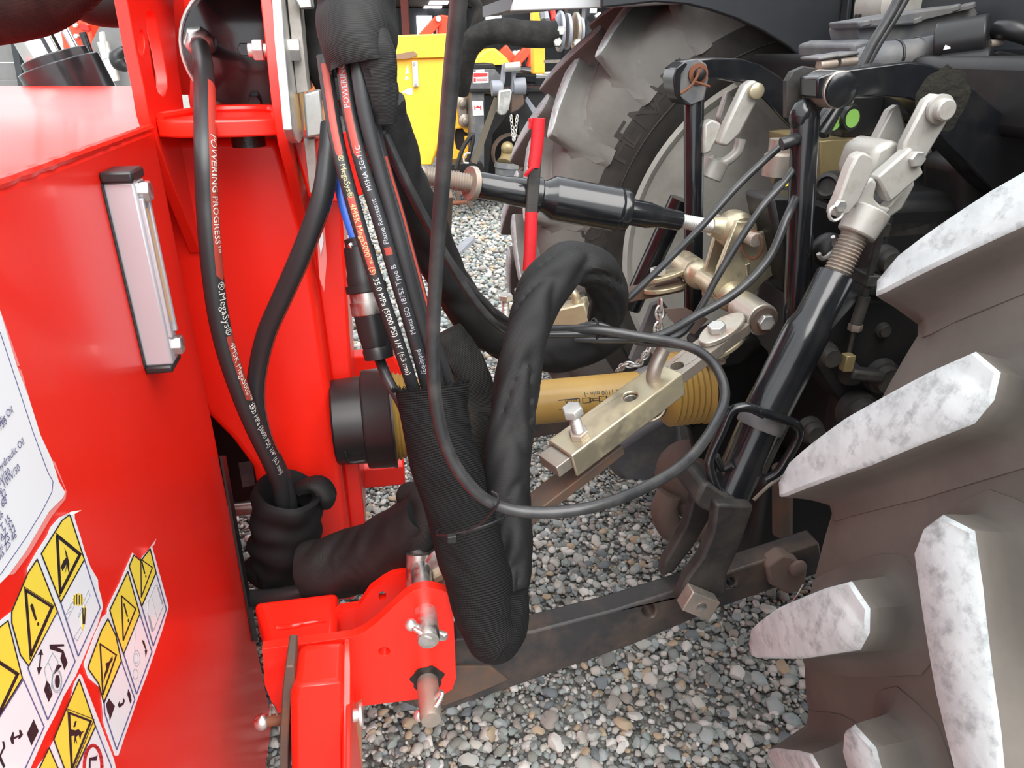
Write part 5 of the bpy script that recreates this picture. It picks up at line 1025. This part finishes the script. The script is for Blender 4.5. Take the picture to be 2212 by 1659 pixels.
c = B(2032, 236, .985); q = M(); q.lathe(c+V*.004, -V, [(0, .021), (.006, .021), (.007, .0155), (.016, .0155), (.018, .013)], 24); q.obj('clevis_pin', 'silver_paint', t)
c = B(1973, 342, .985); q = M(); q.hexa(c, -V, .0125, .013); q.obj('bolt', 'zinc', t, bev=.0008)
q = M(); q.prism(Bs([(1838, 362), (1850, 338), (1868, 328), (1888, 340), (1892, 362), (1858, 432), (1835, 462), (1812, 470), (1800, 466), (1803, 450), (1815, 425)], .965), V*.022); q.obj('fork_arm', 'silver_paint', t, bev=.004)
q = M(); q.prism(Bs([(1960, 378), (1975, 385), (1978, 400), (1950, 452), (1915, 478), (1885, 478), (1888, 455), (1920, 445), (1938, 425)], 1.02), V*.022); q.obj('fork_arm', 'silver_paint', t, bev=.005)
q = M(); q.prism(Bs([(1845, 428), (1868, 395), (1885, 380), (1898, 395), (1890, 430), (1905, 445), (1930, 452), (1900, 480), (1850, 460)], .975), V*.055); q.obj('fork_base', 'silver_paint', t, bev=.006, seg=3)
a = B(1880, 452, .985); b = B(1848, 508, .98); q = M(); q.cyl(a, b, .032, .029, n=26); q.obj('fork_collar', 'silver_paint', t, bev=.003)
c = B(1812, 444, .962); q = M(); q.hexa(c, -V, .009, .008); q.ring(B(1806, 460, .96), V, .011, .0025, n=18, m=6); q.obj('cotter', 'zinc', t)
a = B(1850, 500, .98); b = B(1802, 602, .97); q = M(); q.thread(a, b, .0205, .0052, 22); q.obj('screw', 'bare_steel', t)
ax0 = B(1806, 592, .97); ax1 = B(1650, 900, .925); d = (ax1-ax0); l = d.length
q = M(); q.lathe(ax0, d, [(0, .0275), (.002, .029), (.075, .029), (.095, .035), (.12, .0355), (l, .0355)], 32); q.obj('tube', 'link_paint' if 0 else 'black_paint', t)
bx1 = B(1575, 1065, .90); d2 = (bx1-ax1); l2 = d2.length; bx0 = ax1-d2.normalized()*.01
q = M(); q.lathe(bx0, d2, [(0, .0362), (.002, .0372), (.028, .0372), (.03, .036)], 30); q.obj('grey_band', 'grey_plastic', t)
q = M(); q.cyl(bx0+d2.normalized()*.028, bx1, .033, n=28); q.obj('sleeve', 'black_paint', t)
e = d2.normalized(); sx = e.cross(V).normalized()
q = M(); q.cyl(bx0+d2.normalized()*.01-sx*-.038, bx1-sx*-.036-e*.05, .012, n=16); q.obj('side_rib', 'black_dusty', t)
q = M(); q.tube(B3([(1650, 895, .885), (1615, 880, .89), (1580, 888, .895), (1560, 930, .89), (1535, 985, .885), (1533, 1010, .88), (1550, 1060, .875), (1575, 1078, .875)]), .0075, 12, 6); q.tube(B3([(1545, 985, .89), (1560, 1010, .89), (1580, 1002, .885)]), .007, 10, 5); q.obj('handle', 'black_paint', t)
q = M(); q.tube(B3([(1640, 888, .885), (1690, 905, .88), (1720, 918, .88), (1724, 945, .88), (1700, 990, .88), (1680, 1020, .88), (1655, 1035, .885)]), .0075, 12, 6); q.obj('handle', 'black_paint', t)
q = M(); q.tube(B3([(1628, 1080, .93), (1660, 1050, .93), (1690, 1028, .93)]), .003, 6, 3); q.obj('handle_web', 'bare_steel', t)
q = M(); q.prism(Bs([(1518, 1047), (1535, 1046), (1580, 1075), (1630, 1092), (1612, 1140), (1560, 1120), (1515, 1100), (1500, 1085)], .865), V*.09); q.obj('yoke', 'black_dusty', t, bev=.006)
q = M(); q.prism(Bs([(1548, 1090), (1630, 1094), (1600, 1180), (1572, 1240), (1570, 1280), (1545, 1300), (1522, 1330), (1468, 1308), (1464, 1298), (1485, 1250), (1515, 1210), (1540, 1150)], .845), V*.024); q.obj('yoke_arm', 'black_dusty', t, bev=.005)
q = M(); q.prism(Bs([(1500, 1070), (1545, 1090), (1535, 1120), (1500, 1180), (1455, 1238), (1428, 1246), (1438, 1212), (1480, 1140)], .95), V*.024); q.obj('yoke_arm', 'black_dusty', t, bev=.005)
q = M(); q.prism(Bs([(1498, 1279), (1557, 1303), (1531, 1343), (1473, 1319)], .82), V*.024); nu = q.obj('square_nut', 'rust_grey' if 0 else 'bare_steel', t, bev=.002)
q = M(); c = B(1515, 1312, .82); q.cyl(c, c-V*.001, .009); q.obj('nut_mark', 'steel', nu)
# far lift rod
t = thing('lift_rod', 'far lift rod with silver clevis and slanting black tube behind the top link', 'linkage', B(1350, 690, 1.7))
q = M(); q.cyl(B(1470, 430, 1.68), B(1362, 665, 1.72), .027, n=22); q.obj('tube', 'black_paint', t)
q = M(); q.prism(Bs([(1570, 268), (1610, 185), (1628, 172), (1645, 180), (1648, 198), (1600, 290), (1572, 318), (1552, 312)], 1.5), V*.03); q.obj('clevis_link', 'silver_paint', t, bev=.006)
q = M(); q.prism(Bs([(1552, 255), (1572, 195), (1585, 215), (1590, 250), (1565, 280)], 1.6), V*.02); q.obj('clevis_link', 'silver_paint', t, bev=.004)
c = B(1630, 196, 1.5); q = M(); q.lathe(c, -V, [(0, .016), (.012, .016), (.014, .013)], 20); q.obj('clevis_pin', 'zinc_gold', t)
q = M(); q.prism(Bs([(1520, 300), (1522, 270), (1540, 257), (1560, 268), (1550, 300), (1535, 330), (1520, 335)], 1.52), V*.03); q.obj('fork_arm', 'silver_paint', t, bev=.005)
q = M(); q.tube(B3([(1600, 300, 1.58), (1590, 330, 1.58), (1560, 352, 1.58), (1535, 345, 1.58)]), .012, 12, 5); q.obj('fork_arm', 'silver_paint', t)
q = M(); q.cyl(B(1548, 345, 1.58), B(1530, 385, 1.58), .03, n=20); q.obj('fork_collar', 'silver_paint', t, bev=.003)
# ---------------------------------------------------------------- lower links
t = thing('lower_link', 'near lower link, long dark flat bar running from the hitch plate to the tractor', 'linkage', B(960, 1450, .89))
def lb_(x): return .868+(x-950)/800*.07
def LK(L_, db=0): return [B(x, y, lb_(x)+db) for x, y in L_]
q = M(); q.prism(LK([(870, 1518), (880, 1480), (985, 1380), (1150, 1365), (1330, 1318), (1480, 1270), (1600, 1228), (1770, 1172), (1780, 1236), (1650, 1280), (1560, 1312), (1370, 1392), (1150, 1470), (1040, 1508), (970, 1532), (910, 1534)]), V*.042, [LK(ell(1402, 1320, 14, 16)), LK(ell(1580, 1258, 9, 11))]); q.obj('bar', 'link_paint', t, bev=.004)
q = M(); q.prism(LK([(880, 1500), (960, 1440), (1060, 1440), (1100, 1470), (1030, 1500), (960, 1526), (900, 1528)], -.006), V*.02); q.obj('end_plate', 'rust_grey', t, bev=.003)
q = M(); q.prism(LK([(1655, 1225), (1690, 1200), (1720, 1205), (1745, 1235), (1740, 1275), (1700, 1285), (1665, 1265)], -.012), V*.03); q.obj('chain_bracket', 'cast_brown', t, bev=.006)
c = B(1722, 1226, lb_(1722)-.015); q = M(); q.lathe(c, -V, [(0, .017), (.006, .016), (.009, .01)], 20); q.obj('pin_head', 'cast_brown', t)
q = M(); q.tube([B(1735, 1262, .92), B(1722, 1285, .91), B(1708, 1305, .91), B(1697, 1325, .91)], .0015, 6, 4); q.obj('wire', 'steel', t)
t = thing('ball_hook', 'steel hook end with ball standing between the two hitch plates', 'hook', B(900, 1255, .93))
q = M(); q.cyl(B(905, 1195, .95), B(905, 1290, .92), .021, n=22); q.obj('hook_stem', 'steel', t)
q = M(); q.lathe(B(960, 1225, .93), Z*.4-V, [(-.012, .03), (-.008, .034), (.008, .034), (.012, .03)], 26); q.obj('ball_ring', 'steel', t)
q = M(); q.prism(Bs([(935, 1250), (975, 1228), (970, 1248), (940, 1262)], .9), V*.02); q.obj('latch', 'zinc_gold', t, bev=.002)
q = M(); q.prism(Bs([(965, 1265), (985, 1245), (988, 1295), (976, 1305)], .91), V*.02); q.obj('latch', 'zinc', t, bev=.002)
# far lower link
t = thing('lower_link', 'far lower link, mostly hidden behind the looped sleeve', 'linkage', B(1000, 900, 1.65))
q = M(); q.bar(W(.05, 1.66, .42), W(.85, 1.62, .52), .035, .09); q.obj('bar', 'link_paint', t, bev=.004)
# ---------------------------------------------------------------- stabilisers
def stab(name, label, P0, P1, loc):
    return thing(name, label, 'linkage', loc)
t = thing('stabiliser', 'near telescopic stabiliser bar with zinc channel, bolt and bent pin', 'linkage', B(1200, 1000, .97))
S0 = B(1628, 678, 1.16); S1 = B(1185, 1006, .96); d = (S1-S0).normalized(); w_ = d.cross(Z).normalized(); up = w_.cross(d)
if up.z < 0: up = -up
Ls = (S1-S0).length
def sp(f, a=0, c=0): return S0+d*(Ls*f)+w_*a+up*c
q = M()
hs = []
def hole(f, r=.0115): return circ(sp(f, 0, .010), d, w_, r, 16)
q.prism([sp(.08, -.024, .010), sp(.08, .024, .010), sp(1.0, .024, .010), sp(1.0, -.024, .010)], -up*.022, [hole(.30), hole(.405), hole(.63)]); q.obj('inner_bar', 'bare_steel', t, bev=.002)
q = M()   # bent channel over the bar
f0, f1 = .44, .945
q.prism([sp(f0, -.031, .0115), sp(f0, .031, .0115), sp(f1, .031, .0115), sp(f1, -.031, .0115)], up*.006, [circ(sp(.63, 0, .0115), d, w_, .0125, 16)]); q.box(sp((f0+f1)/2, .028, -.006), d*(Ls*(f1-f0)/2), w_*.003, up*.023); q.box(sp((f0+f1)/2, -.028, -.006), d*(Ls*(f1-f0)/2), w_*.003, up*.023); q.obj('channel', 'zinc_gold', t, bev=.004, seg=3)
c = sp(.865, -.004, .0175); q = M(); q.hexa(c, up, .017, .011); q.obj('lock_nut', 'zinc_rust', t, bev=.0008)
q = M(); q.thread(c+up*.010, c+up*.048, .0095, .003, 16); q.obj('bolt_thread', 'zinc', t)
q = M(); q.hexa(c+up*.046, up, .0175, .014); q.obj('bolt_head', 'zinc', t, bev=.001)
c = sp(.52, 0, .012); q = M(); q.tube([c-up*.03, c, c+up*.018-d*.004, c+up*.034-d*.018, c+up*.048-d*.034], .0125, 16, 6); q.obj('bent_pin', 'bare_steel', t)
c = sp(.53, .01, -.045); q = M(); q.cyl(c+up*.03, c-up*.01, .01); q.ring(c+d*.01, V, .024, .002, n=24, m=6, sx=1.3); q.obj('lynch_pin', 'zinc_gold', t)
q = M(); q.cyl(W(0, 0, 0)+S0-V*.035, S0+V*.045, .030, n=30); q.obj('eye', 'zinc_rust', t, bev=.002)
q = M(); q.cyl(S0-V*.036, S0-V*.041, .026, n=28); q.obj('eye_washer', 'rust_grey', t, bev=.001)
q = M(); q.hexa(S0-V*.041, -V, .0155, .012); q.obj('eye_bolt', 'zinc', t, bev=.001)
for k in (1, -1):
    q = M(); cc2 = sp(.17, 0, .011 if k > 0 else -.022); ol = [cc2+d*(.055*math.cos(a))+w_*(.026*math.sin(a)) for a in [2*math.pi*i/22 for i in range(22)]]; q.prism([p for p in ol], up*.010); q.obj('clamp_plate', 'zinc_rust' if k > 0 else 'zinc_gold', t, bev=.002)
q = M(); q.hexa(sp(.195, 0, .021), up, .0165, .013); q.obj('clamp_bolt', 'zinc', t, bev=.001)
q = M(); q.hexa(sp(.195, 0, -.022), -up, .0165, .016); q.cyl(sp(.195, 0, -.036), sp(.195, 0, -.05), .009); q.obj('clamp_nut', 'bare_steel', t)
q = M(); q.bar(B(1330, 960, 1.03), B(1120, 1120, .96), .045, .02); q.obj('lower_bar', 'rust_grey', t, bev=.002)
# far stabiliser
t = thing('stabiliser', 'far stabiliser bar with zinc clamp behind the arched sleeve', 'linkage', B(1100, 690, 1.7))
E0 = B(1490, 578, 1.45); q = M(); q.cyl(E0-V*.04, E0+V*.04, .029, n=28); q.obj('eye', 'zinc_gold', t, bev=.003)
q = M(); q.bar(B(1475, 612, 1.45), B(1290, 650, 1.52), .05, .024); q.obj('inner_bar', 'rust_grey', t, bev=.002)
q = M(); q.bar(B(1272, 668, 1.52), B(1080, 715, 1.60), .06, .05); q.obj('channel', 'zinc_gold', t, bev=.004)
for zz in (0, 1):
    q = M(); a = B(1480, 588+zz*32, 1.43); b = B(1395, 612+zz*22, 1.45); ax_ = (b-a).normalized(); sd_ = ax_.cross(Z).normalized(); mid = (a+b)/2
    q.prism([mid+ax_*((b-a).length*.55*math.cos(x))+sd_*(.024*math.sin(x)) for x in [2*math.pi*i/22 for i in range(22)]], Z*.010); q.obj('clamp_plate', 'zinc_gold', t, bev=.002)
c = B(1420, 600, 1.445); q = M(); q.hexa(c+Z*.008, Z, .017, .014); q.obj('clamp_bolt', 'zinc', t, bev=.001)
q = M(); c = B(1092, 690, 1.6); q.thread(c, c+Z*.05, .0095, .003, 14); q.hexa(c+Z*.05, Z, .018, .013); q.obj('stop_bolt', 'zinc', t)
q = M(); q.tube([B(1245, 660, 1.53), B(1243, 640, 1.53), B(1228, 622, 1.54)], .011, 14, 5); q.obj('bent_pin', 'zinc_gold', t)
# chains
def chain(lab, L_, n, r=.0085):
    t = thing('chain', lab, 'chain', B(*L_[-1])); P, _ = spline(B3(L_), [1]*len(L_), 12); acc = [0]
    for a, b in zip(P[:-1], P[1:]): acc.append(acc[-1]+(b-a).length)
    for i in range(n):
        s = acc[-1]*(i+.5)/n; j = max(0, min(int(np.searchsorted(acc, s))-1, len(P)-2)); p = P[j].lerp(P[j+1], (s-acc[j])/max(1e-9, acc[j+1]-acc[j])); tg = (P[j+1]-P[j]).normalized()
        x_, y_ = ortho(tg); q = M(); q.ring(p, x_ if i % 2 else y_, r*.62, r*.22, n=14, m=6, sx=1.75, xd=tg); q.obj('chain_link', 'zinc', t)
chain('short zinc chain hanging below the far stabiliser clamp', [(1426, 650, 1.42), (1424, 690, 1.41), (1418, 735, 1.40)], 5, .014)
chain('thin zinc chain draped over the yellow shaft guard', [(1335, 800, 1.22), (1352, 788, 1.2), (1375, 788, 1.19), (1392, 770, 1.18), (1402, 752, 1.18)], 9, .009)
# ---------------------------------------------------------------- top link bracket on the tractor
t = thing('top_link_bracket', 'gold zinc bracket with cross tube holding the top link on the tractor', 'bracket', B(1600, 650, 1.3))
for b_ in (1.245, 1.345):
    q = M(); q.prism(Bs([(1592, 478), (1620, 480), (1640, 505), (1690, 478), (1720, 468), (1720, 560), (1650, 610), (1610, 660), (1555, 655), (1540, 630), (1552, 580)], b_) if b_ < 1.3 else Bs([(1545, 510), (1570, 500), (1590, 560), (1570, 640), (1520, 640), (1525, 580)], b_), V*.012); q.obj('cheek', 'zinc_gold', t, bev=.002)
q = M(); ca, cb = B(1480, 572, 1.47), B(1622, 668, 1.17); q.cyl(ca, cb, .024, n=28); q.obj('cross_tube', 'zinc_gold', t)
for f in (.25, .72):
    q = M(); q.ball(ca.lerp(cb, f), .032, (1, 1.2, 1), n=20); q.obj('tube_collar', 'zinc_gold', t)
q = M(); q.tube([ca.lerp(cb, .66)+Z*.03, ca.lerp(cb, .66)+U*.02+Z*.025, ca.lerp(cb, .68)+U*.03], .006, 8, 5); q.obj('weld_bead', 'zinc_gold', t)
q = M(); q.bar(B(1610, 600, 1.25), B(1745, 520, 1.3), .012, .06, up=Z); q.obj('stay_plate', 'zinc_gold', t, bev=.002)
# ---------------------------------------------------------------- top link
t = thing('top_link', 'black hydraulic-style top link with threaded ends and a red-gripped handle', 'linkage', B(890, 375, 1.3))
def TL(x): return B(x, 374+(x-890)*.178, 1.3)
T0 = TL(890); dt = (TL(1590)-T0).normalized()
def tx(x): return (TL(x)-T0).dot(dt)
q = M(); q.prism(Bs([(872, 335), (885, 345), (905, 357), (925, 366), (925, 405), (905, 402), (884, 396), (872, 392)], 1.285), V*.03); q.obj('forged_eye', 'rust_grey' if 0 else 'bare_steel', t, bev=.006)
q = M(); q.thread(TL(918), TL(1030), .0165, .0045, 24); q.obj('thread', 'bare_steel', t)
q = M(); nn_ = (dt+V*.35).normalized(); q.lathe(TL(1018)-nn_*.005, nn_, [(0, .030), (.010, .031)], 26); q.obj('lock_nut', 'bare_steel', t, bev=.001)
q = M(); q.lathe(TL(1026), dt, [(0, .022), (.002, .0235), (tx(1090)-tx(1026), .0235), (tx(1110)-tx(1026), .026), (tx(1160)-tx(1026), .026)], 32); q.obj('tube', 'black_paint', t)
q = M(); q.lathe(TL(1148), dt, [(0, .030), (.003, .033), (.014, .033), (.017, .030)], 32); col = q.obj('collar', 'black_paint', t)
q = M(); q.lathe(TL(1166), dt, [(0, .028), (.008, .029), (.024, .0395), (.026, .040), (tx(1325)-tx(1166), .040), (tx(1327)-tx(1166), .041), (tx(1332)-tx(1166), .041), (tx(1336)-tx(1166), .039), (tx(1345)-tx(1166), .041), (tx(1352)-tx(1166), .039), (tx(1354)-tx(1166), .026)], 44); q.obj('barrel', 'black_paint', t)
q = M(); q.lathe(TL(1350), dt, [(0, .0245), (tx(1400)-tx(1350), .0245), (tx(1425)-tx(1350), .0195), (tx(1468)-tx(1350), .0185), (tx(1469)-tx(1350), .015)], 32); q.obj('tube', 'black_paint', t)
q = M(); q.thread(TL(1466), TL(1545), .0135, .004, 20); q.obj('thread', 'zinc', t)
q = M(); c = B(1590, 497, 1.3); q.lathe(c+V*.03, -V, [(0, .03), (.01, .037), (.05, .037), (.06, .03)], 30); q.cyl(TL(1535), c, .018, .03, n=20); q.obj('ball_end', 'zinc_gold', t)
c = B(1615, 510, 1.24); q = M(); q.cyl(c+V*.14, c-V*.035, .0135, n=22); q.obj('pin', 'zinc_rust', t, bev=.002)
q = M(); q.ring(c-V*.02+Z*-.012, U+V*.3, .026, .0022, n=30, m=6); q.obj('pin_ring', 'rust', t)
for (L_, r) in (([(1164, 255, 1.27), (1160, 310, 1.27), (1153, 362, 1.27)], .0115), ([(1148, 458, 1.265), (1146, 520, 1.262), (1142, 585, 1.26)], .0115)):
    q = M(); a, b = B(*L_[0]), B(*L_[2]); q.tube(B3(L_), r, 12, 5, flat=(V, .6)); q.obj('grip', 'red_handle', t)
q = M(); q.bar(B(1156, 340, 1.272), B(1147, 470, 1.268), .022, .010, up=V); q.obj('handle_bar', 'black_dusty', t, bev=.002)
q = M(); q.tube(B3([(1143, 278, 1.27), (1146, 266, 1.27), (1144, 256, 1.27)]), .003, 6, 3); q.tube(B3([(1150, 362, 1.26), (1140, 372, 1.262), (1136, 380, 1.264)]), .004, 6, 3); q.obj('torn_rubber', 'red_handle', t)
# ---------------------------------------------------------------- PTO shaft
t = thing('pto_shaft', 'yellow plastic guarded drive shaft with black cone at the red machine', 'drive shaft', B(1100, 870, 1.35))
def PL(x): return B(x, 905-(x-800)*.0985, 1.32)
P0 = PL(722); dp = (PL(1490)-P0).normalized()
def px_(x): return (PL(x)-P0).dot(dp)
q = M(); q.lathe(P0, dp, [(0, .082), (.004, .086), (px_(786), .089), (px_(788), .098), (px_(792), .100), (px_(842), .102), (px_(846), .105), (px_(850), .105), (px_(850), .094)], 48); q.obj('cone_guard', 'black_plastic', t)
q = M(); q.tube([PL(745)+Z*-.02-V*.089, PL(752)+Z*-.045-V*.085, PL(784)+Z*-.045-V*.085], .003, 6, 3); q.obj('latch_tab', 'black_plastic', t)
rip = [(px_(846), .088)]
for i in range(4): rip += [(px_(850+i*9), .093-.002*i), (px_(854+i*9), .086-.002*i)]
rip += [(px_(900), .078), (px_(930), .062), (px_(965), .052), (px_(975), .048)]
q = M(); q.lathe(P0, dp, rip, 48); q.obj('bellows', 'yellow_plastic', t)
mp = M(); mp.tube([P0+dp*px_(960), P0+dp*px_(1150), P0+dp*px_(1420)], .0465, 44, 8); pt = mp.obj('guard_tube', 'yellow_plastic', t)
q = M(); q.lathe(P0, dp, [(px_(1376), .0475), (px_(1385), .052), (px_(1410), .058), (px_(1425), .058), (px_(1428), .05)], 36); q.obj('bearing_ring', 'grey_plastic', t)
rip = [(px_(1420), .055), (px_(1432), .073)]
for i in range(6): rip += [(px_(1440+i*12), .081), (px_(1446+i*12), .075)]
rip += [(px_(1515), .083)]
q = M(); q.lathe(P0, dp, rip, 44); q.obj('bellows', 'yellow_plastic', t)
pr = M(); sm = s_at(mp, 1330, 868)
tube_text(pr, mp, 'max 1100 min -1', .0135, s_at(mp, 1338, 846), .14, -1, lift=1.012)
tube_band(pr, mp, s_at(mp, 1196, 870), s_at(mp, 1240, 870), 0.020, -0.020, lift=1.01); tube_band(pr, mp, s_at(mp, 1196, 870), s_at(mp, 1197, 870), 0.020, -0.430, lift=1.01); tube_band(pr, mp, s_at(mp, 1239, 870), s_at(mp, 1241, 870), 0.020, -0.430, lift=1.01); tube_band(pr, mp, s_at(mp, 1196, 870), s_at(mp, 1240, 870), -0.400, -0.430, lift=1.01)
tube_text(pr, mp, '2022A', .010, s_at(mp, 1236, 872), -.10, -1, lift=1.012); tube_text(pr, mp, 'C.16', .010, s_at(mp, 1232, 872), -.30, -1, lift=1.012)
for (x0, x1, a0, a1) in ((1247, 1263, .50, .52), (1247, 1263, .68, .70), (1246, 1248, .50, .70), (1262, 1264, .50, .70), (1264, 1282, .55, .57), (1264, 1282, .63, .65), (1268, 1269, .55, .65), (1274, 1275, .55, .65), (1282, 1298, .50, .52), (1282, 1298, .68, .70), (1281, 1283, .5, .7), (1297, 1299, .5, .7), (1302, 1314, .57, .62)): tube_band(pr, mp, s_at(mp, x0, 870), s_at(mp, x1, 868), -(a0-.5)*1.2, -(a1-.5)*1.2, lift=1.01)
pr.obj('print', 'ink', pt, sm=0, kind='stuff')
# tractor shaft shield and hitch behind
q = M(); q.prism(Bs([(1512, 770), (1530, 755), (1620, 720), (1660, 760), (1680, 900), (1640, 1080), (1600, 1160), (1530, 1100), (1490, 930), (1478, 915)], 1.36), V*.02, [Bs(ell(1497, 911, 6, 8), 1.36)]); q.obj('shaft_shield', 'black_dull', tr, bev=.003)
q = M(); q.prism(Bs([(1520, 765), (1620, 716), (1660, 745), (1620, 790), (1540, 800)], 1.25), V*.12); q.obj('shield_top', 'black_dull', tr, bev=.02, seg=3)
ph = Bs([(1435, 668), (1480, 665), (1530, 690), (1500, 722), (1470, 712), (1448, 690)], 1.33)
q = M(); q.prism(ph, V*.004, [Bs(ell(1470+6*i+3*(j % 2), 690+7*j, 2, 1.8, 8), 1.33) for j in range(3) for i in range(5)]); q.obj('perforated_plate', 'cast_brown', tr)
q = M(); q.prism(Bs([(1410, 660), (1432, 650), (1445, 668), (1375, 790), (1362, 780)], 1.5), V*.02); q.obj('shield_edge', 'grey_plastic', tr, bev=.002)
q = M(); q.prism(Bs([(1310, 980), (1470, 880), (1480, 990), (1410, 1040), (1340, 1040), (1318, 1015)], 1.75), V*.05); q.obj('drawbar_plate', 'grey_plastic', tr, bev=.02)
q = M(); q.ball(B(1480, 1020, 1.40), .075, (1, .8, 1.15), n=24); q.ball(B(1500, 1070, 1.4), .06, (1, .8, 1.1), n=20); q.obj('hitch_casting', 'cast_brown', tr)
q = M(); q.tube(B3([(1448, 1065, 1.36), (1435, 1100, 1.36), (1450, 1140, 1.36), (1490, 1150, 1.36), (1530, 1130, 1.36)]), [.028, .033, .033, .028, .024], 18, 6); q.obj('hitch_hook', 'cast_brown', tr)
q = M(); q.ubz(.78, 1.6, 1.2, 1.42, .22, .5); q.obj('hitch_frame', 'black_dull', tr, bev=.02)
q = M(); q.cyl(B(1690, 1010, 1.1), B(1690, 1150, 1.1), .02); q.obj('lock_rod', 'rust_grey', tr)

# ============================================================ groups of alike things
GR = {'hydraulic_hose': 'black hydraulic hoses', 'hose_sleeve': 'black cloth hose sleeves', 'signal_cable': 'thin black signal cables', 'control_cable': 'thick black control cables', 'zip_tie': 'black zip ties',
      'lift_rod': 'tractor lift rods', 'lift_ram': 'tractor lift rams', 'lower_link': 'tractor lower links', 'stabiliser': 'stabiliser bars', 'chain': 'zinc chains', 'wrapped_hose': 'wrapped hoses behind'}
for o in list(COL.objects):
    k = o.name.split('.')[0]
    if o.parent is None and k in GR: o['group'] = GR[k]
